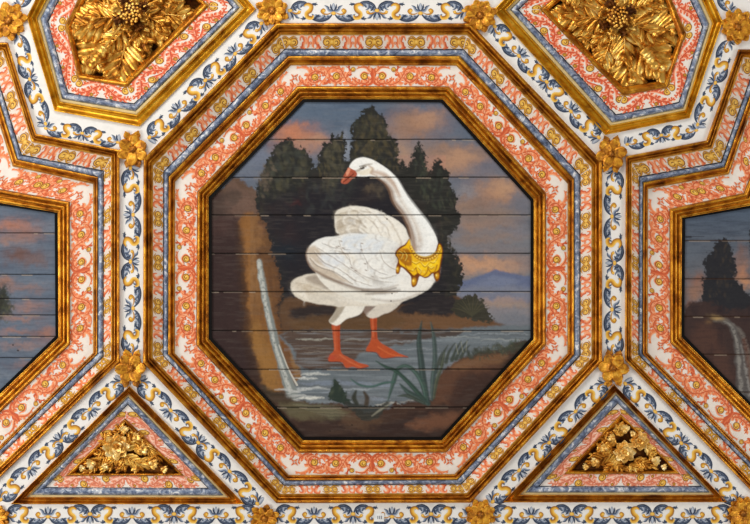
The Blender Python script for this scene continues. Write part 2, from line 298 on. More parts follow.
    b.line([(340, 355), (350, 362), (361, 367)], 1, (206, 110, 68), .8, .7); b.line([(378, 347), (390, 354), (402, 356.5)], 1, (206, 108, 62), .8, .7)
    b.line([(329, 361.8), (340, 362.4), (346, 368), (360, 368.6), (368, 366.8)], .8, (90, 34, 20), .6, .7); b.line([(366, 351.5), (376, 352.8), (381.5, 358.3), (396, 357.4), (408, 357.4)], .8, (90, 34, 20), .6, .7)
    b.blob(332, 358, 4, 2.5, (176, 68, 56), .6, 0, .5)
    # thighs
    b.poly([(362, 300), (378, 302), (372, 309), (366, 314), (370, 318), (377, 317.5), (384, 314), (392, 311), (401, 303), (404, 296)], (206, 198, 186), .9, .3)
    b.poly([(362, 303), (378, 302), (370, 311), (366, 315)], (146, 128, 118), 1.2, .5, alpha=.8)
    b.poly([(338, 300), (338, 306), (334, 314), (329, 321), (334, 325), (339, 325), (347, 319), (360, 314), (365, 306), (366, 298)], (224, 220, 210), .9, .3)
    b.poly([(338, 302), (346, 302), (342, 312), (334, 322), (329, 321), (335, 312)], (152, 138, 118), 1.4, .5, alpha=.8)
    # tail
    b.poly([(330, 276), (313, 273.5), (301, 276), (293, 280.5), (291, 286), (293, 294), (301, 300), (318, 304), (339, 306.5), (352, 306), (368, 306), (400, 302), (392, 280), (360, 274)], (212, 204, 190), 1, .5)
    b.poly([(313, 275), (330, 279), (345, 286), (362, 291), (340, 293), (318, 286), (306, 279)], (150, 136, 122), 2, 1, alpha=.75)
    for i in range(7): b.line([(294+i*2, 282+i*.8), (306+i*4, 284+i*1.6), (330+i*3, 294+i*1.2)], [.4, 1, .4], (166, 148, 124) if i % 2 else (232, 226, 212), .7, .6)
    b.blob(302, 296, 8, 2.5, (232, 228, 218), .6, .4); b.blob(345, 300, 20, 3, (228, 224, 214), .6, .1)
    # body
    b.poly([(338, 238), (336, 232), (334.5, 222), (335.5, 213), (341, 208.5), (352.5, 206), (366, 207), (381, 212), (395, 219), (404.5, 227), (409.5, 238), (418, 246), (430, 250), (438, 258), (438.5, 268), (436, 279), (428, 289.5),
            (414, 297), (400, 302), (380, 304), (366, 304), (330, 290), (315, 266)], (220, 216, 206), .9, .3)
    b.poly([(335, 218), (341, 210), (356, 208), (370, 216), (366, 228), (350, 232), (338, 234)], (196, 184, 164), 4, 2.5, alpha=.6)
    b.poly([(338, 214), (350, 208.5), (362, 208.5), (352, 213), (342, 219)], (206, 198, 180), 1.6, 1, alpha=.8)
    b.poly([(366, 212), (384, 216), (400, 226), (407, 238), (400, 250), (384, 246), (368, 232)], (230, 226, 216), 3, 1, alpha=.9)
    b.poly([(383, 240), (392, 242), (400, 246), (394, 254), (397, 264), (390, 262), (380, 250)], (172, 152, 134), 3, 2, alpha=.7)
    for f in [[(336, 216), (345, 212), (358, 210), (370, 212)], [(337, 222), (346, 218), (356, 220), (364, 226)], [(338, 229), (348, 224), (360, 228), (370, 236)], [(350, 208), (362, 214), (374, 224), (384, 238)],
              [(366, 209), (378, 218), (388, 230), (394, 244)], [(380, 213), (392, 224), (400, 238), (402, 250)], [(345, 232), (356, 230), (366, 236)], [(358, 212), (360, 220), (366, 228)]]:
        b.line(f, [.4, 1.6, 1.3, .3], (158, 140, 118), 1.0, .55, 1); b.line([(x+1, y-1.6) for x, y in f], [.4, 2.2, 1.6, .3], (236, 232, 222), 1.2, .5, 1)
    b.blob(352, 222, 9, 4, (168, 152, 130), .5, .3); b.blob(341, 226, 4, 6, (160, 140, 112), .55, .2); b.blob(362, 216, 10, 4, (232, 228, 216), .5, .3)
    b.line([(337, 235), (350, 232.6), (364, 233.4), (378, 236)], [.6, 1.6, 1.6, .4], (140, 122, 102), 1.2, .5)
    # folded wing
    b.poly([(400, 246), (392, 240), (376, 234), (362, 234), (350, 233), (338, 236), (325.8, 237), (315.3, 241), (308.6, 247.7), (306.5, 257), (312, 268.5), (325.8, 276.5), (343, 284), (362, 289.7), (382, 289.5), (398, 284), (408, 272)],
           (224, 224, 220), .9, .3)
    b.line([(308, 249), (306.8, 257), (312, 268), (325.8, 276), (343, 283.5), (362, 289), (382, 289.2)], [.8, 2, 2, 2, 1.4, 1.2, .6], (132, 104, 84), 1, .8)
    b.poly([(307, 252), (312, 246), (320, 250), (324, 262), (340, 276), (352, 284), (330, 278), (314, 269)], (194, 176, 154), 2.4, 1, alpha=.8)
    b.poly([(344, 236), (366, 234), (362, 242), (366, 252), (350, 253), (342, 246)], (206, 214, 222), 2.5, 1.2, alpha=.75)
    b.poly([(366, 240), (384, 240), (378, 252), (366, 250)], (210, 218, 226), 2.5, 1.2, alpha=.6)
    b.poly([(318, 256), (340, 254), (346, 262), (330, 268)], (206, 212, 220), 3, 1.2, alpha=.6)
    b.blob(349, 258, 8, 4, (232, 224, 206), .6, .5); b.blob(374, 268, 12, 8, (234, 232, 226), .6)
    feathers = [[(310, 258), (318, 266), (334, 272), (352, 284)], [(314, 252), (324, 262), (340, 270), (358, 282)], [(318, 248), (330, 256), (346, 266), (366, 280)], [(322, 243), (336, 248), (350, 250)],
                [(330, 250), (346, 254), (352, 266), (358, 271)], [(339, 240), (341, 247), (343, 252), (350, 262)], [(361, 243), (362, 252), (366, 260), (368, 270)], [(352, 268), (362, 275), (378, 281), (392, 282)],
                [(346, 274), (356, 281), (372, 286)], [(366, 262), (374, 270), (388, 275)], [(380, 250), (384, 262), (396, 270)], [(376, 276), (386, 278), (398, 274)]]
    for k, f in enumerate(feathers):
        b.line(f, [.3, 1.1, .9, .3], (148, 130, 112) if k % 3 else (120, 108, 100), .6, .6, .6)
        b.line([(x+.8, y-1.2) for x, y in f], [.3, 1.6, 1.2, .3], (240, 238, 232), .8, .5, .6)
    wing = np.array([(392, 246), (376, 237), (350, 238), (330, 244), (322, 252), (330, 266), (350, 280), (372, 286), (392, 280), (396, 262)], float)
    back = np.array([(402, 240), (394, 224), (380, 215), (362, 211), (346, 213), (342, 224), (350, 231), (370, 233), (392, 240)], float)
    def inpoly(x, y, P):
        c = False
        for i in range(len(P)):
            ax, ay = P[i]; bx, by = P[(i+1) % len(P)]
            if (ay > y) != (by > y) and x < (bx-ax)*(y-ay)/(by-ay)+ax: c = not c
        return c
    R = np.random.RandomState(8)
    for (P, dx, dy, r, tilt) in ((wing, 13, 10, 7.6, .45), (back, 12, 8, 6.2, .2)):
        for row in range(14):
            for c in range(12):
                x = 300+c*dx+(row % 2)*dx*.5+R.uniform(-1.2, 1.2); y = 205+row*dy*.9+c*tilt*2+R.uniform(-1, 1)
                if not inpoly(x, y, P): continue
                q = r*R.uniform(.85, 1.15); A = [math.pi*(.60+.80*k/6)-tilt*.8 for k in range(7)]
                arc = [(x+q*math.cos(a)*1.25, y-q*math.sin(a)*.8) for a in A]
                b.line([(u-.9, v+.7) for u, v in arc], [.3, 1.7, 1.7, .3], (150, 136, 122), 1.2, R.uniform(.15, .45), .6)
                b.line([(u+1.3, v-.3) for u, v in arc], [.3, 2.2, 2.2, .3], (240, 239, 234), 1.4, R.uniform(.25, .55), .6)
                if R.rand() < .5: b.blob(x+2, y, 4, 2, (204, 208, 212) if R.rand() < .5 else (214, 204, 186), .45, tilt, 1)
    for x, y in [(337, 247), (339, 246.5), (341, 241), (343, 248), (362, 243), (361, 250), (365, 264), (366, 270), (373, 277), (352, 268), (356, 271)]:
        b.blob(x, y, 1.4, .7, (116, 86, 62), .7, .4, .5)
    # breast
    b.poly([(398, 262), (412, 272), (434, 274), (434, 282), (426, 289), (412, 296), (396, 300), (380, 302), (372, 296), (386, 290), (397, 280)], (230, 228, 222), 2.5, .8, alpha=.9)
    b.line([(366, 294), (385, 292.5), (400, 290)], [.8, 3.2, .6], (128, 112, 100), 1.4, .7); b.line([(372, 299), (388, 301), (402, 300), (420, 293)], [.5, 2.4, 2, .5], (166, 152, 140), 1.4, .6)
    b.blob(398, 257, 5, 12, (172, 150, 130), .65, .2); b.blob(378, 283, 9, 5, (176, 170, 162), .6, .6); b.line([(362, 290.5), (380, 291.5), (396, 288)], 1.3, (108, 92, 82), .8, .7)
    b.blob(436, 266, 2.5, 12, (166, 154, 146), .6)
    b.line([(322, 276), (340, 283), (360, 289.6), (380, 290), (398, 285)], [1, 3, 3.4, 2.6, .6], (138, 122, 108), 1.6, .6)
    b.line([(308, 262), (314, 270), (326, 277), (342, 284)], [.6, 2, 2.4, 1], (120, 96, 80), 1.2, .55)
    b.blob(306, 288, 10, 5, (176, 156, 126), .55, .3); b.blob(330, 300, 20, 3, (188, 180, 168), .5, .1)
    # neck and head
    b.poly([(349, 169), (350.5, 164), (355, 159.4), (360, 157.6), (365, 157.4), (374, 160.4), (386, 168), (395.5, 176.8), (403, 189), (410, 200), (419.5, 212.5), (429, 224.5), (435.8, 236), (438, 246), (434, 254), (424, 256), (415, 252.5),
            (411.6, 246), (411, 236), (408, 225), (402, 213.5), (396, 206), (392.2, 198), (390, 190), (385, 183), (378, 178), (371, 176.3), (363, 177), (356, 176.2), (352, 173)], (232, 232, 228), .8, .15)
    b.line([(377, 177.5), (385, 182.5), (391, 191), (394, 201), (403, 213), (409, 225), (412.5, 238), (414, 250)], [1, 3, 4.5, 4, 4.5, 5, 6, 4], (140, 108, 84), 1.6, .8)
    b.line([(384, 177), (392, 184), (398, 196), (408, 212), (416, 226), (420, 240)], [1, 3, 3, 3, 4, 5], (190, 172, 154), 2, .55)
    b.line([(369, 172), (377, 172.5), (386, 176), (394, 184), (400, 196)], [2, 4, 5, 4, 1], (184, 152, 128), 1.6, .7)
    b.line([(386, 170), (396, 180), (404, 194), (414, 208), (426, 224), (433, 238)], [2, 3, 4, 5, 6, 5], (238, 240, 238), 1.6, .8)
    b.blob(417, 247, 4, 6, (166, 140, 120), .6); b.blob(431, 243, 4, 9, (238, 238, 234), .7)
    b.poly([(356, 172), (362, 170.5), (369, 168.5), (373, 168), (370, 174), (362, 175.5)], (226, 218, 200), 1, .3)
    b.line([(354, 171), (359, 170), (365, 165.5), (372, 164)], [1, 2.4, 2.4, .6], (150, 138, 120), .9, .75)
    b.line([(369, 166), (373, 169), (371, 173), (377, 176)], [1, 2.2, 2, 1], (172, 138, 110), 1.2, .7)
    b.blob(362.5, 168, 2.6, 1.5, (44, 36, 32), .98, -.2, .1, 2); b.blob(361.8, 167.5, .7, .5, (200, 196, 186), .9, 0, 0, 2); b.line([(359.5, 166.5), (363, 165.6), (366, 166.6)], .7, (84, 70, 56), .5, .8)
    b.poly([(346.5, 171), (348.5, 167.6), (351, 168.5), (355.5, 171), (357, 174), (356, 176.5), (352, 179), (347.5, 183.3), (343.5, 183.8), (341, 182), (343, 177)], (172, 88, 66), .7, .2)
    b.poly([(346, 173), (348.5, 168), (350.5, 170), (347.5, 176)], (226, 156, 126), .8, .2, alpha=.8)
    b.line([(343.5, 182), (348.5, 178), (353.5, 174)], .9, (84, 32, 24), .5, .9); b.line([(342, 181.5), (346, 176)], .8, (216, 130, 96), .6, .7); b.line([(350, 171), (355, 173)], .8, (150, 70, 48), .6, .7)
    # crown collar
    b.poly([(409.5, 238.5), (411, 246), (414, 252), (420, 256), (428, 256), (435, 252), (437.5, 244.5), (440, 243.5), (442, 246), (443, 252), (441.5, 262), (440, 270), (439.5, 278), (436.5, 281.5), (434, 278), (433, 273.5), (429, 277),
            (424.5, 278), (420, 276), (418, 281), (416.5, 285.5), (413, 287.5), (411.3, 284), (411, 277), (407, 272), (404, 269), (401, 267.5), (399, 273.5), (395.8, 273), (396.5, 266), (398, 260), (394.8, 254), (399, 247.5), (405, 244)],
           (120, 62, 20), .7, .2, smooth=3)
    b.poly([(409, 240), (411, 248), (414, 254), (421, 258.5), (429, 258), (436, 254), (438.5, 246), (440, 245), (442, 250), (440.5, 260), (439, 268), (436, 271.5), (431, 273), (428, 276), (423, 276.5), (418, 273), (414, 275.5), (410, 272),
            (405, 267.5), (400, 264), (399, 259), (396.5, 254), (401, 248.5), (406, 245)], (238, 186, 30), .7, .2, smooth=3)
    b.poly([(397, 254), (402, 248.5), (409, 250), (412, 258), (411, 266), (404, 264), (400, 260)], (156, 88, 24), 1.2, .6, alpha=.85)
    for x, y in [(402, 250), (406, 254), (403, 258), (408, 261), (400, 254.5), (410.5, 255), (405.5, 248.5), (410, 266)]: b.blob(x, y, 1.4, 1.1, (226, 160, 40), .8, 0, .2)
    b.poly([(413, 262), (424, 264), (436, 260), (438, 264), (433, 268), (424, 270), (415, 269)], (246, 204, 34), 1, .4, alpha=.9)
    for P in [[(405, 264), (407, 269), (412, 271), (416, 268)], [(416, 268), (418, 274), (423, 276), (427, 272), (428, 267)], [(428, 268), (431, 272.5), (435, 271), (437, 265)]]: b.line(P, .9, (150, 78, 20), .6, .85)
    b.line([(411, 247), (415, 255), (422, 259.5), (430, 259), (437, 254.5), (440, 248)], 3.2, (168, 98, 24), .7, .9)
    Q = spline([(411, 247), (415, 255), (422, 259.5), (430, 259), (437, 254.5), (440, 248)], 3)
    for x, y in Q: b.blob(x, y, 1.1, 1.0, (246, 210, 80), .95, 0, 0, 2)
    b.line([(409.5, 240), (411.5, 247), (416, 253.5), (423, 256.8), (430, 256), (435.8, 252)], .9, (240, 206, 90), .6, .9)
    for cx, cy, r in [(414, 281.5, 3.2), (437, 276, 2.5), (397.7, 269.5, 2.3)]:
        b.blob(cx, cy, r*.8, r*1.3, (216, 154, 30), .95, .1, .2, 2); b.blob(cx-.6, cy-.8, r*.35, r*.5, (250, 222, 110), .9, 0, 0, 2)
    for P in [[(412, 262), (416, 264), (420, 262)], [(421, 263), (425, 267), (429, 263)], [(430, 262), (434, 263), (438, 257)], [(404, 252), (407, 257), (405, 262)], [(418, 268), (421, 271), (420, 275)], [(428, 266), (431, 269), (434, 267)], [(399, 252), (403, 255), (401, 260)]]:
        b.line(P, [.4, .9, .4], (140, 72, 16), .5, .8); b.line([(x, y-1) for x, y in P], [.3, .8, .3], (255, 232, 110), .5, .7)
    for x, y in [(418, 266), (424, 272), (431, 265), (435, 262), (413, 270)]: b.blob(x, y, 1.3, .9, (252, 226, 90), .8, 0, .2)
    # canvas grain, age
    b.put(al, np.clip(b.fbm(2.4, 2, 5, 1), 0, 1), (28, 24, 24), .07)
    g = b.C.mean(-1, keepdims=True); warm = np.clip((b.C[..., :1]-b.C[..., 2:3])*3, 0, 1)*(b.Y < 315)[..., None]*(b.X > 250)[..., None]*(1-((b.X > 285)*(b.X < 446)*(b.Y > 155))[..., None]); b.C = (b.C*(1-.25*warm)+g*.25*warm*.95)*(1-warm*np.array([0, .02, .16]))
    b.put(al, np.clip(b.fbm(2.4, 2, 5, .7), 0, 1), (150, 140, 130), .05)
    for x, y in [(387, 219), (392, 293.5), (391, 301), (383, 211.5), (270, 240), (352, 425), (330, 431)]: b.blob(x, y, .8, .8, (40, 32, 28), .9, 0, 0, 2)
    sw = (b.X > 325)*(b.X < 412)*(b.Y > 320)*(b.Y < 372); r_ = np.clip((b.C[..., 0]-b.C[..., 2]-.12)*4, 0, 1)*sw; pass
    lum = b.C.mean(-1, keepdims=True); b.C *= 1+.09*np.clip((lum-.42)*5, 0, 1)
    b.joints([139.5, 177.3, 215, 253.4, 291.6, 330.6, 369.2, 407.2], 206, 537)
    return b

def picture_left():
    b = Brush(-212, 196, 60, 460, 2.0, 9); al = (slice(None), slice(None))
    b.C[:] = srgb(94, 106, 122)
    b.put(al, np.clip(b.fbm(16, 4, 3, .6), 0, 1), (122, 130, 142), .5); b.put(al, np.clip(b.fbm(12, 4, 3, .6), 0, 1), (68, 76, 92), .5)
    for a in [(12, 226, 22, 8, (160, 110, 92), .95), (26, 234, 16, 7, (138, 104, 94), .8), (10, 240, 14, 5, (148, 112, 98), .7), (22, 255, 22, 9, (104, 78, 72), .95), (36, 262, 10, 6, (112, 92, 90), .8), (5, 282, 10, 6, (146, 108, 92), .8),
              (22, 288, 24, 5, (132, 108, 104), .8), (30, 306, 22, 6, (150, 112, 100), .7), (18, 318, 26, 4, (150, 112, 98), .7), (46, 334, 14, 8, (150, 106, 90), .8), (14, 332, 18, 4, (150, 110, 98), .7), (24, 346, 26, 4, (150, 118, 108), .6),
              (30, 366, 18, 4, (150, 112, 100), .7), (8, 376, 14, 5, (112, 120, 132), .8), (12, 392, 18, 8, (86, 96, 110), .8)]: b.blob(*a)
    b.blob(3, 298, 6, 14, (50, 52, 44), .95, .1, 2, 2, 2); b.blob(8, 308, 6, 10, (56, 58, 48), .9, .1, 2, 2, 2); b.blob(-4, 305, 10, 18, (48, 48, 42), 1, 0, 2, 2, 2)
    b.dabs([(-6, 286), (8, 290), (14, 306), (8, 324), (-6, 322)], 50, 1.8, [(72, 74, 58), (48, 50, 42), (96, 90, 70)], .6, 1.4, .9, .5, 3)
    b.blob(13, 345, 1, .9, (44, 38, 36), .9, 0, 0, 2); b.blob(18, 350.5, 1.4, .9, (34, 30, 30), .9, 0, 0, 2)
    b.put(al, np.clip(b.fbm(2.2, 2, 6, .6), 0, 1), (44, 44, 52), .2)
    b.joints([233, 274.5, 298.8, 315, 336.5, 357.8], -212, 60, (24, 20, 22))
    return b

def picture_right():
    b = Brush(678, 96, 964, 470, 2.0, 12); al = (slice(None), slice(None))
    t = np.clip((b.Y-205)/90, 0, 1)[..., None]; b.C[:] = srgb(78, 92, 110)*(1-t)+srgb(104, 104, 108)*t
    b.put(al, np.clip(b.fbm(14, 4, 3, .7), 0, 1), (100, 112, 126), .5); b.put(al, np.clip(b.fbm(12, 4, 3, .6), 0, 1), (58, 66, 82), .5)
    for a in [(700, 282, 12, 9, (140, 102, 88), .9), (696, 292, 12, 8, (150, 112, 92), .8), (692, 306, 9, 8, (130, 88, 70), .8), (742, 272, 8, 14, (170, 122, 96), .95), (744, 284, 6, 6, (188, 136, 100), .8), (741, 252, 5, 10, (124, 96, 88), .7)]: b.blob(*a)
    tr = [(694, 316), (702, 302), (703, 288), (706, 270), (704, 260), (711, 252), (716, 243), (722, 240), (728, 240), (732, 252), (736, 262), (736, 280), (744, 290), (752, 292), (756, 270), (748, 250), (752, 226), (760, 218), (790, 200), (830, 222), (870, 250), (900, 290), (964, 300), (964, 330), (690, 330)]
    b.poly(tr, (44, 44, 48), 1.5, 2, 2)
    b.dabs([(704, 290), (712, 252), (724, 241), (734, 256), (738, 292), (720, 310)], 70, 2.6, [(62, 56, 52), (50, 50, 50), (76, 66, 56), (40, 40, 46)], .6, 1.5, .6, .45, 4)
    b.poly([(676, 330), (682, 312), (696, 300), (712, 304), (722, 306), (742, 310), (964, 306), (964, 480), (676, 480)], (64, 50, 48), 3, 3, 1)
    b.poly([(688, 340), (704, 322), (716, 330), (724, 352), (734, 390), (720, 396), (698, 372)], (84, 60, 52), 6, 3, alpha=.8)
    b.put(al, np.clip(b.fbm(12, 4, .7, 2), 0, 1)*(b.Y > 305), (44, 36, 40), .5)
    b.line([(716, 320), (727, 322), (735, 334), (739, 352), (742, 375), (746, 400)], [4, 6, 7, 9, 12, 16], (92, 88, 86), 1.5, .95, 1.5)
    b.line([(724, 322), (732, 328), (737, 345), (739, 365), (742, 395)], [1, 2.6, 2.6, 3, 4], (146, 142, 136), 1, .7, 1, tex=.9)
    b.line([(732, 324), (742, 334), (747, 352), (752, 380)], [1, 4, 5, 6], (120, 114, 108), 1.4, .7, 1, tex=.9)
    b.line([(741, 345), (746, 370), (750, 395)], [1, 2.4, 3], (150, 146, 142), 1, .6, 1, tex=.9); b.line([(744, 340), (750, 368), (755, 395)], [3, 4, 5], (104, 66, 52), 2, .6, 1)
    b.blob(717, 318, 7, 2.6, (170, 142, 96), .9, .2, 1); b.blob(709, 322, 4, 2, (120, 92, 66), .7, .2, 1)
    b.blob(744, 406, 12, 4, (140, 142, 146), .7); b.blob(736, 398, 10, 6, (58, 60, 64), .8)
    b.line([(686, 237), (691, 236.8)], 1.6, (34, 30, 32), .6, .9); b.line([(692, 236.6), (704, 236.4)], .7, (44, 44, 52), .5, .7)
    b.put(al, np.clip(b.fbm(2.2, 2, 6, .6), 0, 1), (30, 30, 36), .2)
    b.joints([240.5, 278.8, 316.5, 354.4, 392], 678, 964, (70, 50, 40))
    return b
# ------------------------------------------------------------------
# materials
# ------------------------------------------------------------------
def lin(r, g, b): return tuple(float(v) for v in srgb(r, g, b))
def newmat(name):
    m = bpy.data.materials.new(name); m.use_nodes = True
    n = m.node_tree; p = n.nodes['Principled BSDF']; return m, n, p
def nodes_noise(n, scale, detail=4, rough=.6, vec=None, dist=0):
    t = n.nodes.new('ShaderNodeTexNoise'); t.inputs['Scale'].default_value = scale; t.inputs['Detail'].default_value = detail
    t.inputs['Roughness'].default_value = rough; t.inputs['Distortion'].default_value = dist
    if vec: n.links.new(vec, t.inputs['Vector'])
    return t
def ramp(n, src, stops):
    r = n.nodes.new('ShaderNodeValToRGB'); e = r.color_ramp.elements
    while len(e) < len(stops): e.new(.5)
    for k, (p, c) in enumerate(stops): e[k].position = p; e[k].color = (*c, 1)
    n.links.new(src, r.inputs['Fac']); return r
def mat_paint(name, rough, bump, grain=.12, scale=60, spec=.4):
    m, n, p = newmat(name)
    a = n.nodes.new('ShaderNodeAttribute'); a.attribute_name = 'Col'
    g = n.nodes.new('ShaderNodeNewGeometry')
    t = nodes_noise(n, scale, 5, .65, g.outputs['Position'])
    r = ramp(n, t.outputs['Fac'], [(.3, (1-grain,)*3), (.55, (1, 1, 1)), (.75, (1-grain*.3, 1-grain*.4, 1-grain*.6))])
    mx = n.nodes.new('ShaderNodeMix'); mx.data_type = 'RGBA'; mx.blend_type = 'MULTIPLY'; mx.inputs[0].default_value = 1
    n.links.new(a.outputs['Color'], mx.inputs[6]); n.links.new(r.outputs['Color'], mx.inputs[7]); n.links.new(mx.outputs[2], p.inputs['Base Color'])
    p.inputs['Roughness'].default_value = rough; p.inputs['Specular IOR Level'].default_value = spec
    b = n.nodes.new('ShaderNodeBump'); b.inputs['Strength'].default_value = bump; b.inputs['Distance'].default_value = .002
    n.links.new(t.outputs['Fac'], b.inputs['Height']); n.links.new(b.outputs['Normal'], p.inputs['Normal'])
    return m
def mat_gold(name, cols, rough=.34, metal=.85, scale=14, bump=.35, fine=90):
    m, n, p = newmat(name)
    g = n.nodes.new('ShaderNodeNewGeometry')
    t = nodes_noise(n, scale, 6, .62, g.outputs['Position'], .6)
    r = ramp(n, t.outputs['Fac'], [(.30, lin(*cols[0])), (.45, lin(*cols[1])), (.58, lin(*cols[2])), (.74, lin(*cols[3]))])
    n.links.new(r.outputs['Color'], p.inputs['Base Color'])
    p.inputs['Metallic'].default_value = metal
    t2 = nodes_noise(n, fine, 4, .6, g.outputs['Position'])
    rr = n.nodes.new('ShaderNodeMapRange'); rr.inputs[1].default_value = .3; rr.inputs[2].default_value = .7; rr.inputs[3].default_value = rough-.1; rr.inputs[4].default_value = rough+.15
    n.links.new(t2.outputs['Fac'], rr.inputs[0]); n.links.new(rr.outputs[0], p.inputs['Roughness'])
    b = n.nodes.new('ShaderNodeBump'); b.inputs['Strength'].default_value = bump; b.inputs['Distance'].default_value = .004
    ad = n.nodes.new('ShaderNodeMath'); ad.operation = 'ADD'; n.links.new(t.outputs['Fac'], ad.inputs[0]); n.links.new(t2.outputs['Fac'], ad.inputs[1])
    n.links.new(ad.outputs[0], b.inputs['Height']); n.links.new(b.outputs['Normal'], p.inputs['Normal'])
    return m
def mat_plain(name, col, rough=.6, metal=0):
    m, n, p = newmat(name); g = n.nodes.new('ShaderNodeNewGeometry'); t = nodes_noise(n, 30, 4, .6, g.outputs['Position'])
    c = lin(*col); r = ramp(n, t.outputs['Fac'], [(.3, tuple(v*.75 for v in c)), (.7, c)])
    n.links.new(r.outputs['Color'], p.inputs['Base Color']); p.inputs['Roughness'].default_value = rough; p.inputs['Metallic'].default_value = metal; p.inputs['Specular IOR Level'].default_value = .15
    return m
def mat_blue(name):
    m, n, p = newmat(name); g = n.nodes.new('ShaderNodeNewGeometry')
    t = nodes_noise(n, 26, 5, .7, g.outputs['Position'], 1.2)
    r = ramp(n, t.outputs['Fac'], [(.34, lin(52, 60, 78)), (.45, lin(92, 106, 134)), (.55, lin(138, 150, 170)), (.64, lin(222, 224, 226))])
    n.links.new(r.outputs['Color'], p.inputs['Base Color']); p.inputs['Roughness'].default_value = .38
    return m
M = dict(
    lime=mat_paint('white_lime_paint', .6, .25, .10, 22),
    oil=mat_paint('oil_paint_on_boards', .6, .25, .14, 70, .07),
    gold=mat_gold('gilded_moulding', [(110, 58, 16), (176, 108, 28), (214, 150, 44), (238, 182, 70)]),
    gold_bright=mat_gold('bright_gilded_moulding', [(150, 92, 20), (206, 148, 30), (228, 174, 44), (244, 200, 80)], .36, .8),
    gold_brown=mat_gold('worn_gilded_moulding', [(92, 46, 14), (150, 84, 24), (186, 116, 34), (222, 160, 60)], .4, .8),
    carve=mat_gold('carved_giltwood', [(120, 62, 18), (206, 142, 48), (242, 196, 96), (252, 226, 156)], .36, .8, 16, .05),
    carve_pale=mat_gold('pale_carved_giltwood', [(176, 112, 40), (230, 180, 88), (250, 218, 146), (255, 238, 190)], .38, .65, 16, .05),
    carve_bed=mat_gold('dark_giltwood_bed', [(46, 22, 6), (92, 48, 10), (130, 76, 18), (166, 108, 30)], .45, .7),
    rosette=mat_gold('ochre_gilt_rosette', [(110, 60, 12), (190, 120, 26), (228, 162, 42), (246, 200, 96)], .4, .6, 34, .4),
    rosette_core=mat_gold('dark_ochre_boss', [(96, 52, 14), (150, 92, 22), (190, 122, 34), (220, 160, 60)], .45, .6, 40, .3),
    cream=mat_plain('cream_fillet_paint', (222, 196, 140), .5), blue=mat_blue('blue_marbled_fillet'), black=mat_plain('shadow_gap_black', (9, 8, 8), .8), tag=mat_plain('white_card', (238, 238, 236), .7), ink=mat_plain('grey_ink', (120, 124, 132), .7),
)
# ------------------------------------------------------------------
# geometry helpers
# ------------------------------------------------------------------
def P3(x, y, d=0.0):
    """a point of the ceiling seen at photo position x, y and lying d pixel units above the rib faces"""
    k = (D+d)/D
    return ((x-375)*S*k, (y-262)*S*k, ZC+d*S)
def tag(o, label=None, cat=None, group=None, kind=None):
    if label: o['label'] = label
    if cat: o['category'] = cat
    if group: o['group'] = group
    if kind: o['kind'] = kind
    return o
def empty(name, loc):
    o = bpy.data.objects.new(name, None); C.objects.link(o); o.location = loc; o.empty_display_size = .05; return o
def mesh_obj(name, V, F, mat, parent=None, smooth=True, cols=None):
    me = bpy.data.meshes.new(name)
    me.from_pydata([tuple(v) for v in V], [], [tuple(f) for f in F])
    if smooth: me.polygons.foreach_set('use_smooth', [True]*len(me.polygons))
    if cols is not None:
        a = me.color_attributes.new('Col', 'FLOAT_COLOR', 'POINT'); c = np.ones((len(V), 4)); c[:, :3] = np.array(cols); a.data.foreach_set('color', c.ravel())
    me.materials.append(mat); me.update()
    o = bpy.data.objects.new(name, me); C.objects.link(o)
    if parent is not None: o.parent = parent; o.matrix_parent_inverse = parent.matrix_world.inverted() if False else o.matrix_parent_inverse; 
    if parent is not None:
        L = parent.location
        q = parent.parent
        off = np.array(L) if q is None else np.array(L)+np.array(q.location)
        co = np.array([tuple(v) for v in V])-off
        me.vertices.foreach_set('co', co.ravel()); me.update()
    return o
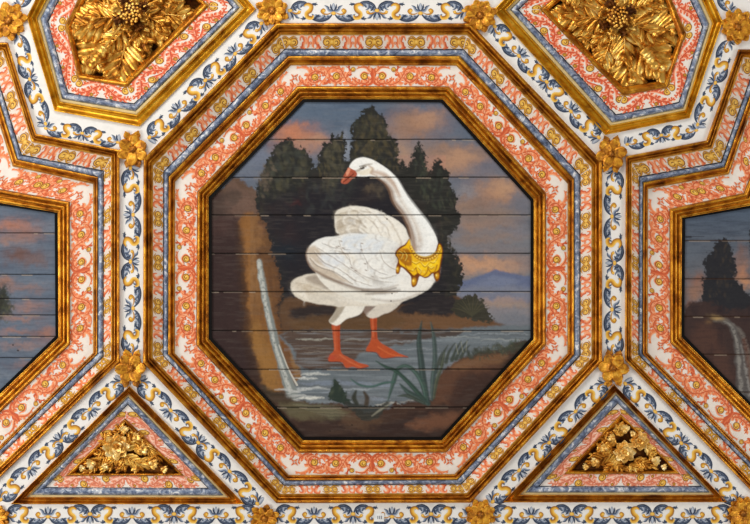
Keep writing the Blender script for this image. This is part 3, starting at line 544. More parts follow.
# -- painted ornament, drawn in flat strips of paint ------------------
BL_D, BL_M, BL_L = lin(34, 44, 66), lin(98, 114, 140), lin(190, 196, 206)
GO_D, GO_M, GO_L = lin(140, 84, 18), lin(216, 156, 40), lin(246, 206, 104)
SA_D, SA_M, SA_L = lin(200, 84, 42), lin(232, 126, 76), lin(247, 186, 142)
class Ink:
    """paint strokes in band coordinates (u along the band from its middle, v across it)"""
    def __init__(s): s.V = []; s.F = []; s.K = []; s.n = 0
    def rank(s):
        z = [v[2] for v in s.V]; u = {q: i for i, q in enumerate(sorted(set(z)))}; return [u[q]*.0014+.05 for q in z]
    def strip(s, rows, cols, lay):
        b = len(s.V); n = len(rows[0]); s.n += 1; lay += s.n*1e-5
        for r, c in zip(rows, cols):
            for q in range(n):
                s.V.append((r[q][0], r[q][1], lay)); s.K.append(c if not isinstance(c, list) else c[q])
        for i in range(len(rows)-1):
            for q in range(n-1): s.F.append((b+i*n+q, b+i*n+q+1, b+(i+1)*n+q+1, b+(i+1)*n+q))
    def ribbon(s, pts, wd, cl, cc, cr, lay=1, n=5, lobes=0, side=1, sharp=.45):
        P = spline(pts, n) if len(pts) > 2 else np.linspace(pts[0], pts[1], n+1)
        m = len(P); T = np.gradient(P, axis=0); T /= np.linalg.norm(T, axis=1)[:, None]+1e-9; N = np.stack([-T[:, 1], T[:, 0]], 1)
        W = np.interp(np.linspace(0, 1, m), np.linspace(0, 1, len(wd)), wd)*.5
        rows = []; cs = []
        for i in range(m):
            a = b = 1.0
            if lobes:
                f = (i/(m-1)*lobes) % 1.0; k = 1-sharp*f if i < m-1 else .2
                if side >= 0: b = k*1.15
                if side <= 0: a = k*1.15
            rows.append([P[i]-N[i]*W[i]*a, P[i], P[i]+N[i]*W[i]*b]); cs.append([cl, cc, cr])
        s.strip(rows, cs, lay)
    def dot(s, x, y, r, cin, cout, lay=2, n=12, sq=1.0):
        s.n += 1; lay += s.n*1e-5; b = len(s.V); s.V.append((x-r*.15, y-r*.15, lay)); s.K.append(cin)
        for i in range(n): s.V.append((x+r*math.cos(2*PI*i/n), y+r*sq*math.sin(2*PI*i/n), lay)); s.K.append(cout)
        for i in range(n): s.F.append((b, b+1+i, b+1+(i+1) % n))
    def add(s, o, f, dl=0.0):
        """append another ink drawing through the point map f"""
        b = len(s.V); s.n += o.n+1; dl += s.n*1e-7
        for v in o.V: x, y = f(v[0], v[1]); s.V.append((x, y, v[2]+dl))
        s.K += o.K; s.F += [tuple(i+b for i in q) for q in o.F]
def curl(I, x, y, r, a0, turns, w, cols, lay=3):
    """a spiral stroke ending in an eye"""
    pts = []
    for i in range(9):
        t = i/8; a = a0+turns*2*PI*t; q = r*(1-.78*t); pts.append((x+q*math.cos(a), y+q*math.sin(a)))
    I.ribbon(pts, [w*.5, w, w*.9, w*.6], *cols, lay=lay, n=3)
def eye(I, x, y, r, a=0, lay=4, tail=True):
    I.dot(x, y, r*1.12, GO_D, GO_D, lay); I.dot(x, y, r*.9, GO_L, GO_M, lay+1)
    if r > 1.5: curl(I, x, y, r*.66, a, .8, r*.28, (GO_D, GO_D, GO_D), lay+2)
def acanth(I, pts, wd, cols, lay=1, side=1, step=3.0, ll=5.0, lw=2.7, vein=None, both=False):
    step *= 1.4; lw *= 1.5; ll *= 1.18
    """a leafy scroll: a tapering stem with leaflets sprouting forwards from one edge (or both)"""
    I.ribbon(pts, wd, *cols, lay=lay)
    P = spline(pts, 8); m = len(P); T = np.gradient(P, axis=0); T /= np.linalg.norm(T, axis=1)[:, None]+1e-9; N = np.stack([-T[:, 1], T[:, 0]], 1)
    W = np.interp(np.linspace(0, 1, m), np.linspace(0, 1, len(wd)), wd); mw = max(wd)
    seg = np.r_[0, np.cumsum(np.linalg.norm(np.diff(P, axis=0), axis=1))]; L = seg[-1]; u = step*.7; c = 0
    while u < L-1:
        i = int(np.searchsorted(seg, u)); i = min(i, m-1); f = .45+.55*W[i]/mw
        for sd in ((side, -side) if both else (side,)):
            l = ll*f*(1 if sd == side else .5); b = P[i]+N[i]*sd*W[i]*.22
            q = [b, P[i]+N[i]*sd*(W[i]*.5+l*.22)+T[i]*l*.30, P[i]+N[i]*sd*(W[i]*.5+l*.42)+T[i]*l*.85]
            I.ribbon(q, [lw*f*.8, lw*f, .25], *(cols if (c % 2 == 0) else cols[::-1]), lay=lay+.3+.1*(c % 3), n=3)
        u += step; c += 1
    if vein is not None: I.ribbon(pts, [v*.16 for v in wd], vein, vein, vein, lay=lay+.8)
# --- salmon rinceau of the wide band: half a side, mirrored ---------
def rinceau_half(L, W, seed=0):
    """from the middle knot (u=0) out to the corner (u=L); drawn for a band W wide; v=0 is the outer edge"""
    I = Ink(); R = random.Random(seed); k = W/23.0; short = L < 58; e = L/80.0; off = 0
    if short: off = 33; e = L/47.0
    sal = (SA_M, SA_M, SA_L); sal2 = (SA_L, SA_M, SA_D); dk = (SA_D, SA_D, SA_M)
    def q(p): return [((a-off+R.uniform(-.4, .4))*e, (b+R.uniform(-.25, .25))*k) for a, b in p]
    KEEP = I
    if short: I = Ink()
    # knot
    I.ribbon(q([(0, 3.5), (.6, 9), (0, 14), (0, 19)]), [1, 5, 4, .6], *dk, lay=3, lobes=3, side=0)
    acanth(I, q([(0, 13), (3, 15.5), (7, 18.6), (12, 19.4), (17, 16.8), (18.4, 12)]), [3.4, 4.4, 4.6, 4.2, 3, .8], sal2, 1, 1, 3.2, 3.8, 2.6, SA_D, True)
    acanth(I, q([(0, 9), (3.6, 6), (7, 3), (12, 2.2), (17, 4)]), [4, 4, 3, 2, .5], sal, 1, -1, 3.2, 2.4, 2.2, SA_D)
    I.ribbon(q([(0, 17), (3, 20), (7, 21.8)]), [3, 2.2, .4], *dk, lay=2)
    eye(I, (9-off)*e, 11.6*k, 3.3, 3.0)
    I.ribbon(q([(4, 9.4), (9, 7.2), (13.4, 11), (10, 15.8)]), [1, 1.6, 1.4, .6], *sal2, lay=2)
    if short: KEEP = I; I = Ink()
    # big wave outwards
    acanth(I, q([(13, 19.6), (20, 20.4), (26, 17), (29.5, 11), (33, 5.4), (39.5, 2.8), (45.4, 5.2), (47, 10.4)]), [1, 3.6, 4.4, 4.0, 4.0, 4.0, 3.2, .8], sal, 1, 1, 3.2, 4.2, 2.8, SA_D, True)
    I.ribbon(q([(23, 6.4), (26, 9), (27.4, 13)]), [.6, 2.6, 2.6], *sal2, lay=2); acanth(I, q([(27, 12), (24, 8), (25, 3.4), (28, 1.6)]), [2.4, 2.2, 1.6, .4], dk, 1.6, -1, 2.6, 2.6, 2)
    eye(I, (20.4-off)*e, 4.6*k, 2.2, 0); I.ribbon(q([(24.6, 10), (22.6, 7.4), (21, 6.2)]), [1.8, 1.4, .6], *sal, lay=2)
    eye(I, (37.2-off)*e, 11.8*k, 3.4, 2.5)
    acanth(I, q([(44.6, 9), (43.4, 14.6), (38.6, 18.2), (33.2, 17), (31.2, 12.8), (33.4, 8.4), (37, 7.4)]), [3.2, 4.2, 4.4, 3.8, 2.6, 1.8, .5], sal2, 1.8, 1, 3.0, 3.4, 2.4, SA_D, True)
    acanth(I, q([(43.6, 15), (46.6, 19.4), (51.5, 20.8)]), [2.6, 2.6, .4], dk, 2, -1, 2.4, 2.2, 1.8)
    acanth(I, q([(46.6, 6), (51, 2.8), (57, 2.2)]), [3, 2.8, .4], sal, 2, 1, 2.6, 2.4, 2)
    # second wave
    acanth(I, q([(46.6, 12.4), (51, 8.4), (57, 6.2), (63, 8.6), (65.4, 13.6), (62.4, 18.2), (57, 18.8), (53.4, 15.2), (54.6, 11.4)]), [1.4, 3.4, 4.2, 4.4, 4.2, 3.6, 2.6, 1.8, .4], sal2, 1, -1, 3.1, 3.4, 2.6, SA_D, True)
    eye(I, (58.8-off)*e, 12.9*k, 3.3, .6)
    acanth(I, q([(48, 13), (49.6, 17), (54.6, 21)]), [1, 2.6, .4], sal, 2, 1, 2.4, 2.4, 1.8)
    acanth(I, q([(63.6, 8), (66.6, 4), (72.6, 2.6), (78, 4)]), [3, 3.2, 2.2, .5], sal, 2, -1, 2.6, 2.8, 2.2)
    acanth(I, q([(59, 20.4), (66, 21), (72.4, 18.2), (75.4, 12.4)]), [1, 3.2, 3.0, .6], sal2, 1, -1, 2.8, 3.2, 2.4, SA_D)
    acanth(I, q([(70, 19), (74.6, 21.4), (80, 21.6)]), [1.4, 2.6, .5], sal, 1, -1, 2.6, 2.2, 2)
    return I
def corner_star(I, x, y, r):
    for a in range(4):
        t = a*PI/2+PI/4
        I.ribbon([(x+r*.2*math.cos(t), y+r*.2*math.sin(t)), (x+r*math.cos(t), y+r*math.sin(t))], [r*.55, r*.15], SA_M, SA_D, SA_L, lay=3, n=3)
# --- narrow band: gold knots alternate with salmon S-scrolls -----------
def narrow_half(L, W, n=4):
    I = Ink(); k = W/11.0; g = L/(n+.30)
    for i in range(-0, n+1):
        c = i*g
        if i % 2 == 0:
            for sx in (-1, 1):
                if i == 0 and sx < 0: continue
                eye(I, c+sx*g*.21, 5.6*k, 2.9*k, 1, 2)
                I.ribbon([(c+sx*g*.40, 8.6*k), (c+sx*g*.2, 9.8*k), (c, 6.4*k), (c, 4*k), (c+sx*g*.2, 1.6*k), (c+sx*g*.4, 3.2*k)], [.6, 1.7, 2.2, 2.2, 1.7, .6], GO_D, GO_M, GO_D, lay=2)
            I.dot(c, 5.4*k, 1.7*k, GO_L, GO_M, 5)
        else:
            for sx in (-1, 1):
                I.ribbon([(c+sx*g*.49, 4.6*k), (c+sx*g*.45, 1.8*k), (c+sx*g*.33, 1.6*k), (c+sx*g*.26, 4.6*k), (c+sx*g*.34, 7.2*k), (c+sx*g*.32, 9.8*k), (c+sx*g*.22, 10*k)],
                         [.6, 2.4, 3.4, 3.4, 3.4, 2.6, .5], SA_D, SA_M, SA_L, lay=2, lobes=5, side=0, sharp=.4)
                I.ribbon([(c+sx*g*.36, 7*k), (c+sx*g*.43, 9.6*k), (c+sx*g*.5, 8.6*k)], [2.0, 2, .4], SA_D, SA_D, SA_M, lay=3)
                I.ribbon([(c+sx*g*.17, 9.8*k), (c+sx*g*.10, 8*k), (c+sx*g*.13, 4.4*k), (c+sx*g*.07, 1.8*k), (c, 1.4*k)], [.6, 3.0, 2.4, 2.4, 2.2], SA_M, SA_M, SA_L, lay=2.6, lobes=3, side=0, sharp=.35)
                I.ribbon([(c+sx*g*.21, 1.4*k), (c+sx*g*.19, 4.4*k), (c+sx*g*.21, 7.4*k)], [.5, 1.5, .3], SA_L, SA_M, SA_D, lay=2.4)
            I.dot(c, 6.2*k, 1.1*k, SA_L, SA_D, 4)
    return I
# --- leafy band of hexagons and triangles: flames and golden eyes --------------
def flame_half(L, W, step=21, pale=False):
    HX_D, HX_M, HX_L = (lin(204, 104, 72), lin(230, 146, 112), lin(248, 212, 190)) if pale else (lin(196, 70, 36), lin(230, 106, 62), lin(250, 206, 176))
    I = Ink(); k = W/13.0; n = max(1, int(round((L-3)/step))); g = (L-1)/n; R = random.Random(int(L*7))
    for i in range(n):
        u = i*g; up = i % 2 == 0; f = (lambda v: v*k) if up else (lambda v: (13-v)*k); sd = -1 if up else 1
        def q(p): return [(u+a*g/21, f(b+R.uniform(-.3, .3))) for a, b in p]
        acanth(I, q([(-1, 10.4), (4, 8.6), (9, 5), (14, 3), (19, 3), (23, 5)]), [2.6, 4.6, 5.0, 4.4, 3.0, .6], (HX_D, HX_M, HX_L), 1, sd, 2.8, 4.2, 2.6, HX_D, True)
        acanth(I, q([(1, 11.6), (7, 11.6), (12, 9.6), (16, 7)]), [1.5, 3.4, 3.0, .5], (HX_L, HX_M, HX_D), 1.5, -sd, 2.8, 3, 2.2)
        acanth(I, q([(5, 6), (3.4, 3), (6, 1.3)]), [2.6, 2.2, .4], (HX_D, HX_M, HX_L), 2, sd, 2.4, 2, 1.6)
        x, y = q([(17.6, 9.4)])[0]; eye(I, x, y, 3.5, .5+i, 3)
        I.ribbon(q([(12, 11), (15, 12.2), (20, 11.6)]), [.8, 1.4, .5], GO_D, GO_M, GO_D, lay=2)
        x, y = q([(7.4, 2.4)])[0]; I.dot(x, y, 1.5*k, GO_M, GO_D, 4)
    return I
# --- blue rinceau of the ribs ------------------------------------------
def blue_unit(g, W, seed=0):
    """half a repeat, from the knot under the tulip (u=0) to the next knot (u=g)"""
    I = Ink(); k = W/23.0; e = g/42.0; R = random.Random(seed)
    bl = (BL_D, BL_M, BL_L); lb = (BL_L, BL_M, BL_D); dd = (BL_D, BL_D, BL_M)
    def q(p): return [(a*e, b*k) for a, b in p]
    # half tulip above the knot at u=0
    I.ribbon(q([(0, 12), (0, 9), (0, 5), (0, 2.2)]), [5.5, 5.6, 3.4, .6], BL_M, BL_L, BL_M, lay=2)
    I.ribbon(q([(0, 11.4), (4, 10.2), (6.2, 6.6), (8.8, 4.6)]), [2.2, 3.4, 2.6, .4], *bl, lay=3, lobes=2, side=-1)
    I.ribbon(q([(1, 10.5), (2.6, 7), (2.8, 3.4)]), [1.6, 1.8, .4], *dd, lay=4)
    I.dot(0, 13.4*k, 2.7*k, GO_L, GO_M, 5, sq=.75)
    # long low leaf to the gold S
    acanth(I, q([(1.5, 14.6), (5, 18), (11, 19.8), (17, 19.4), (23, 16.6)]), [1.2, 2.6, 4.4, 4.2, 1.4], lb, 2, -1, 3.0, 3.4, 2.2, BL_D)
    I.ribbon(q([(1.5, 15.3), (5, 19.8), (11, 22.3), (17, 21.8), (24, 18)]), [.9, 1.2, 1.2, 1.1, .8], *dd, lay=3)
    I.ribbon(q([(14, 20), (10, 17.6), (8.6, 15)]), [3, 2.4, .4], *bl, lay=3, lobes=2)
    I.ribbon(q([(19, 20.4), (16, 16.4), (13.4, 15)]), [2.6, 2, .4], *dd, lay=3)
    # little curl
    I.ribbon(q([(2.5, 13), (6, 14.5), (9.5, 14), (11.5, 11.2), (9.6, 9.2), (7.8, 10.6)]), [.6, 1.1, 1.8, 2.4, 2.2, 1], GO_D, GO_M, GO_D, lay=4); I.dot(9.4*e, 11*k, 1.7*k, GO_L, GO_M, 5)
    # gold S
    I.ribbon(q([(19.6, 15.6), (21, 18.6), (25, 17.6), (26, 13.6), (22.4, 10), (21.6, 5.6), (25, 3.4), (28.4, 5.4)]), [1.4, 3.4, 4.2, 4.2, 4.4, 4.2, 3, 1.2], GO_D, GO_M, GO_L, lay=5)
    I.ribbon(q([(25, 17), (28.6, 19.6), (32, 19)]), [2, 2.2, .4], *dd, lay=4); I.ribbon(q([(29, 17), (30, 21.5)]), [1.6, .3], *dd, lay=4)
    I.ribbon(q([(23, 5), (18.6, 3.2), (15.2, 4)]), [2, 2.2, .4], *dd, lay=4); I.ribbon(q([(18, 5), (16.6, 1.2)]), [1.6, .3], *dd, lay=4)
    # arched leaf over the next knot
    acanth(I, q([(24, 5), (28, 2.6), (33, 2.4), (38, 5), (41.4, 10.4)]), [1.6, 3.8, 5.2, 4.2, 1.2], bl, 2, 1, 2.8, 4.0, 2.4, BL_D)
    I.ribbon(q([(24, 3.6), (28, .9), (33, .8), (38.4, 3.8), (42, 9.6)]), [.8, 1.3, 1.3, 1.1, .7], *dd, lay=3)
    I.ribbon(q([(34, 4), (33.4, 8), (30.8, 9.6)]), [3, 2.2, .4], *bl, lay=3, lobes=2); I.ribbon(q([(38, 6), (37.6, 9), (35.6, 11)]), [2.4, 2, .4], *dd, lay=3)
    I.ribbon(q([(40, 12), (36.6, 13.8), (33, 12.8), (31.8, 11)]), [.7, 1.8, 2.4, 1], GO_D, GO_M, GO_D, lay=4); I.dot(33*e, 12*k, 1.7*k, GO_L, GO_M, 5)
    # half of the tulip that hangs from the next knot
    J = Ink()
    return I
def blue_strip(L, W, n=4, seed=0, start=0):
    """n half-repeats centred on u=0; alternate ones are turned over"""
    T = Ink(); g = L/n
    for i in range(n):
        U = blue_unit(g, W, seed+i); c = -L/2+i*g
        up = (i+start) % 2 == 0
        # even: knot A (tulip up) on the left; odd: mirrored so that knot A is on the right
        if up: f = lambda x, y, c=c: (c+x, y)
        else: f = lambda x, y, c=c: (c+g-x, y)
        T.add(U, f, .45*(i % 2))
        # tulip hanging below knot B
        H = Ink(); k = W/23.0; e = g/42.0
        def q(p): return [(g-a*e, b*k) for a, b in p]
        H.ribbon(q([(0, 11.5), (0, 14.5), (0, 18), (0, 21)]), [5.5, 5.6, 4, .8], BL_M, BL_L, BL_M, lay=2)
        H.ribbon(q([(0, 12), (4.4, 13.4), (7, 17.6), (9.6, 18.6)]), [2.2, 3.6, 2.8, .4], BL_D, BL_M, BL_L, lay=3, lobes=2)
        H.ribbon(q([(1, 13), (2.8, 16.8), (3, 20.4)]), [1.6, 1.8, .4], BL_D, BL_D, BL_M, lay=4)
        H.dot(g, 10.4*k, 2.7*k, GO_L, GO_M, 5, sq=.75)
        T.add(H, f, .45*(i % 2))
    return T
# ------------------------------------------------------------------
# coffers: every ring of a frame runs between two measured outlines
# ------------------------------------------------------------------
def lerp(a, b, t): return a+(b-a)*t
def ring_mesh(name, A, B, dA, dB, prof, mat, parent, closed=True):
    """prof = [(t across, h proud of the straight slope)], a moulding mitred at every corner"""
    V = []; F = []; n = len(A); A = np.array(A, float); B = np.array(B, float)
    for i in range(n):
        j = (i+1) % n; b = len(V)
        L = np.linalg.norm(A[j]-A[i]); m = max(2, int(L/12))
        for q in range(m+1):
            s = q/m
            for t, h in prof:
                p = lerp(lerp(A[i], B[i], t), lerp(A[j], B[j], t), s); V.append(P3(p[0], p[1], lerp(dA, dB, t)-h))
        k = len(prof)
        for q in range(m):
            for r in range(k-1): F.append((b+q*k+r, b+q*k+r+1, b+(q+1)*k+r+1, b+(q+1)*k+r))
    return mesh_obj(name, V, F, mat, parent)
WHITE = lin(232, 222, 212)
def band_mesh(name, A, B, dA, dB, draw, parent, base=WHITE, mat=None, stars=0, edge=None, skip=()):
    """a flat painted band; draw(i, L, W) gives the ink of one side"""
    V = []; F = []; K = []; n = len(A); A = np.array(A, float); B = np.array(B, float)
    for i in range(n):
        j = (i+1) % n; b = len(V)
        for t0, t1, ec in (edge or ()):
            e0 = len(V); mm = max(2, int(np.linalg.norm(A[j]-A[i])/10))
            for q in range(mm+1):
                for t in (t0, t1): p = lerp(lerp(A[i], B[i], t), lerp(A[j], B[j], t), q/mm); V.append(P3(p[0], p[1], lerp(dA, dB, t)-.04)); K.append(ec)
            for q in range(mm): F.append((e0+2*q, e0+2*q+1, e0+2*q+3, e0+2*q+2))
        b = len(V); m = max(2, int(np.linalg.norm(A[j]-A[i])/10))
        for q in range(m+1):
            for h in range(4):
                p = lerp(lerp(A[i], B[i], h/3), lerp(A[j], B[j], h/3), q/m); V.append(P3(p[0], p[1], lerp(dA, dB, h/3))); K.append(base)
        for q in range(m):
            for h in range(3): F.append((b+q*4+h, b+q*4+h+1, b+q*4+h+5, b+q*4+h+4))
        if i in skip: continue
        dr = A[j]-A[i]; dr /= np.linalg.norm(dr); mo = (A[i]+A[j])/2
        nr = np.array([-dr[1], dr[0]]); W = float(np.dot((B[i]+B[j])/2-mo, nr))
        if W < 0: nr = -nr; W = -W
        L0 = np.linalg.norm(A[j]-A[i]); L1 = np.linalg.norm(B[j]-B[i]); L = (L0+L1)/2
        mi = (B[i]+B[j])/2; us = float(np.dot(mi-mo, dr))
        I = draw(i, L, W); b = len(V)
        for (u, v, _), c, lz in zip(I.V, I.K, I.rank()):
            t = min(max(v/W, .03), .97); p = mo+dr*(u+us*t)+nr*W*t
            # keep the paint inside the mitre
            a0 = lerp(A[i], B[i], t); a1 = lerp(A[j], B[j], t); s = float(np.dot(p-a0, dr)); m = float(np.dot(a1-a0, dr))
            s = min(max(s, .4), m-.4); p = a0+(a1-a0)*(s/m)
            V.append(P3(p[0], p[1], lerp(dA, dB, t)-lz)); K.append(c)
        F += [tuple(q+b for q in f) for f in I.F]
    return mesh_obj(name, V, F, mat or M['lime'], parent, False, K)
def mirrored(fn):
    def d(i, L, W):
        H = fn(i, L/2, W); T = Ink(); T.add(H, lambda x, y: (x, y)); T.add(H, lambda x, y: (-x, y), .41); return T
    return d
# profiles
OGEE = [(0, -1.2), (0, 2.2), (.05, 3.4), (.14, 4.2), (.25, 4.0), (.34, 2.8), (.41, .9), (.45, -1.3), (.49, -1.3), (.51, .6), (.57, 1.7), (.63, 1.7), (.69, .5), (.71, -.9), (.76, -1.0), (.79, .2), (1, 0)]
STEP = [(0, -.6), (.03, .9), (.14, 2.4), (.30, 2.8), (.44, 1.8), (.52, -.3), (.56, -1.2), (.62, -1.1), (.68, .3), (.78, 1.3), (.88, 1.2), (.97, .3), (1, -.4)]
SIGHT = [(0, -.4), (0, 1.6), (.06, 3.0), (.15, 3.5), (.24, 2.6), (.30, .4), (.33, -.8), (.37, -.4), (.42, 1.6), (.50, 2.4), (.58, 1.6), (.62, -.4), (.65, -1.4), (.70, -1.0), (.75, .5), (.83, 1.2), (.91, .6), (.95, -.6), (1, -.4)]
ROUND = [(0, -1.2), (.03, .2), (.10, 1.5), (.25, 2.5), (.45, 2.9), (.65, 2.4), (.85, 1.2), (.93, -.2), (1, -1.2)]
COVE = [(0, -1.0), (0, 1.6), (.04, 2.3), (.10, 2.4), (.15, 1.6), (.18, .2), (.25, -1.2), (.36, -2.5), (.5, -2.9), (.63, -2.3), (.74, -1.0), (.79, -.2), (.81, 1.0), (.86, 2.0), (.91, 2.0), (.96, .9), (1, -.6)]
def octagon_coffer(label, rings, anchor, pics, seed, nn):
    """rings: outer, gold_end, blue_start, blue_end, mid_end, wide_end, sight_end"""
    r = rings; t = empty('coffer_frame', P3(*anchor, 0)); tag(t, label, 'ceiling frame', 'frames of the painted coffers')
    ring_mesh('outer_moulding', r[0], r[1], 0, 2, OGEE, M['gold'], t)
    band_mesh('narrow_scroll_band', r[1], r[2], 2, 9.5, mirrored(lambda i, L, W: narrow_half(L, W, nn[i])), t, base=lin(228, 212, 198), edge=[(.93, 1, lin(46, 44, 54)), (0, .07, lin(176, 130, 62))])
    ring_mesh('blue_fillet', r[2], r[3], 9.5, 9.5, ROUND, M['blue'], t)
    ring_mesh('middle_moulding', r[3], r[4], 9.5, 14, STEP, M['gold'], t)
    band_mesh('wide_scroll_band', r[4], r[5], 14, 14, mirrored(lambda i, L, W: rinceau_half(L, W, seed*10+i)), t, edge=[(0, .025, lin(190, 150, 84)), (.965, 1, lin(150, 104, 50))])
    ring_mesh('sight_moulding', r[5], r[6], 14, 17, SIGHT, M['gold'], t)
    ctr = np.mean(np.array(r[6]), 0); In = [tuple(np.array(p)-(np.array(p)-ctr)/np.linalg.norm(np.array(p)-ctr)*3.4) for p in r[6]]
    ring_mesh('shadow_gap_strip', r[6], In, 17.4, 16.4, [(0, 0), (.5, 0), (1, 0)], M['black'], t)  # black strip paints in the shadow of the gap round the picture
    # corner stars of the wide band
    I = Ink(); V = []; K = []
    for i in range(len(r[4])):
        c = (np.array(r[4][i])*.42+np.array(r[5][i])*.58); J = Ink(); corner_star(J, c[0], c[1], 4.6); I.add(J, lambda x, y: (x, y))
    V = [P3(v[0], v[1], 14-z-.45) for v, z in zip(I.V, I.rank())]
    w_ = [c for c in t.children if c.name.startswith('wide')][0]
    # joined into the band's own mesh
    me = w_.data; import bmesh
    bm = bmesh.new(); bm.from_mesh(me); cl = bm.verts.layers.float_color['Col']
    off = np.array(t.location); vs = []
    for v, k in zip(V, I.K):
        q = bm.verts.new(np.array(v)-off); q[cl] = (*k, 1); vs.append(q)
    for f in I.F: bm.faces.new([vs[q] for q in f])
    bm.to_mesh(me); bm.free()
    return t
OCT = [
 [(276.2, 23), (470.6, 23.2), (602.2, 161.1), (602.2, 361.6), (470.6, 502.8), (276.4, 503.2), (143, 362.9), (143.4, 158.7)],
 [(280.6, 34.4), (467.0, 34.4), (592, 166.8), (592, 357.8), (466.8, 493.4), (280, 494.2), (152.3, 357.6), (152.6, 165.3)],
 [(285.2, 49.6), (463.3, 50), (579.7, 175.6), (579.7, 355.3), (461, 483.8), (284, 485), (163.4, 355.3), (164, 172)],
 [(288.2, 55.8), (459.5, 55.8), (574.2, 178.9), (574.3, 354.9), (457.4, 479.8), (285.6, 480.6), (168, 354.4), (168.4, 176.8)],
 [(290.7, 64.9), (456.3, 65.3), (568, 183.5), (567.8, 353.4), (454.7, 474.4), (288.6, 475.3), (174.6, 353.4), (174.8, 181.6)],
 [(297.2, 86.6), (448.6, 87), (545.5, 193), (545.5, 344.6), (445.8, 452), (298.7, 452.4), (196.8, 345.2), (197.7, 192)],
 [(303.2, 99), (442.6, 99.4), (533.7, 199.5), (533.5, 339.2), (441.8, 440.2), (302.9, 440.2), (208.6, 339), (208.6, 197)]]
NAMES = 7
LC = []
_C = [(119.6, 149.8), (111.3, 156.5), (103.3, 171.5), (97.9, 176.8), (93.6, 183.7), (69.2, 202.2), (57.8, 212.6)]
_D = [(119.6, 361.8), (111.2, 359.6), (103, 356.8), (97.4, 353.7), (93.4, 353), (69.6, 344), (58.4, 337.8)]
_B = [(36.4, 133.8), (32.4, 141.4), (21, 155.4), (17.6, 159.4), (13, 166), (-8, 188.4), (-16, 200.2)]
_A = [(8, 42.4), (3.2, 50.6), (-10.5, 54), (-14, 58), (-19, 64), (-41, 84), (-52, 96)]
_E = [(-40, 516.4), (-43, 507), (-46, 499.5), (-48, 497.3), (-50, 495.6), (-58, 468), (-63, 454.5)]
for k in range(7):
    h = [_A[k], _B[k], _C[k], _D[k], _E[k]]; mir = [(-150-x, y) for x, y in reversed(h)]
    LC.append(h+mir)
RC = []
_C = [(625.7, 156.3), (631.6, 162.7), (639.6, 177.3), (643, 182.2), (647.7, 188.7), (670, 209.3), (682, 217.8)]
_D = [(624.8, 360.2), (631.3, 357.9), (639, 354.9), (642.4, 354), (647.3, 352.6), (670.6, 342.4), (681.2, 336.8)]
_B = [(706.2, 140.4), (712, 147.9), (721.6, 162.8), (724.4, 166.8), (728.6, 174), (744.2, 193.4), (757, 204.3)]
_A = [(738.2, 49.3), (743, 57.4), (757.5, 60), (761, 64), (765, 69), (785, 90), (797, 100)]
_E = [(784, 525), (787, 517), (790, 508), (792, 504), (794, 502.5), (802, 474.5), (808, 464)]
for k in range(7):
    h = [_A[k], _B[k], _C[k], _D[k], _E[k]]; mir = [(1640-x, y) for x, y in reversed(h)]
    RC.append(h+mir)
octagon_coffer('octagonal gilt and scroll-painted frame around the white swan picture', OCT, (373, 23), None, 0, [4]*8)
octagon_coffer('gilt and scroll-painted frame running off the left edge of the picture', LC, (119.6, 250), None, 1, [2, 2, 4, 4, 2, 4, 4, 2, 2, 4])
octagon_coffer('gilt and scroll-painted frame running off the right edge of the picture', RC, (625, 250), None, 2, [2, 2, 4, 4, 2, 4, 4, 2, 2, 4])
# ------------------------------------------------------------------
# the ceiling: white ribs with blue and ochre scrolls
# ------------------------------------------------------------------
def hexa(L, BL, B, R, tl, tr): return [L, BL, B, R, tr, tl]
TLH = [[(26.6, 16.9), (54.5, 111), (139.3, 126.7), (256, 9.2), (205, -50), (62, -54)],
       [(40.5, 19), (62.2, 98.6), (135.5, 110.8), (239.6, 7.6), (200, -38), (72, -42)],
       [(47.6, 21.5), (67.6, 93.4), (134.3, 104.4), (233.6, 7.4), (197, -33), (76, -36)],
       [(65.8, 25.4), (78.6, 78.2), (126.8, 86.4), (208, 6), (184, -18), (88, -20)],
       [(71.6, 27.6), (82.6, 73.6), (124.6, 80.2), (201, 4), (180, -13), (92, -14)]]
TRH = [[(492.8, 10.6), (605.2, 135), (689.7, 118), (722.9, 21.6), (690, -52), (548, -46)],
       [(510.4, 9.6), (612, 122.4), (683.5, 107.8), (709, 24), (680, -40), (556, -34)],
       [(517.5, 9.6), (615.6, 115.4), (679.4, 102.8), (703, 26.6), (676, -34), (560, -29)],
       [(541, 9.5), (623.4, 95), (666.8, 87), (685.6, 33.4), (664, -18), (572, -16)],
       [(549, 9.4), (622.8, 87), (663.8, 80.8), (678.8, 36.5), (660, -13), (577, -12)]]
LT = [[(129.4, 385.7), (10.5, 504.2), (244.5, 504.2)], [(128.4, 396.8), (31.5, 494.8), (223.5, 495.4)], [(128, 404), (45, 487.6), (209, 488.6)],
      [(125, 418.8), (65.8, 475.6), (183.4, 475.4)], [(125, 424.5), (75, 472.4), (177, 472.6)]]
RT = [[(613.9, 384.2), (502.6, 502.4), (727.3, 502.2)], [(616, 394.4), (525.5, 492.4), (709.5, 492.4)], [(617.7, 403), (538, 486.6), (701.6, 486.6)],
      [(621, 414.4), (564.7, 473.8), (679.6, 473.6)], [(621.4, 419.8), (572.5, 470.2), (672.5, 470.2)]]
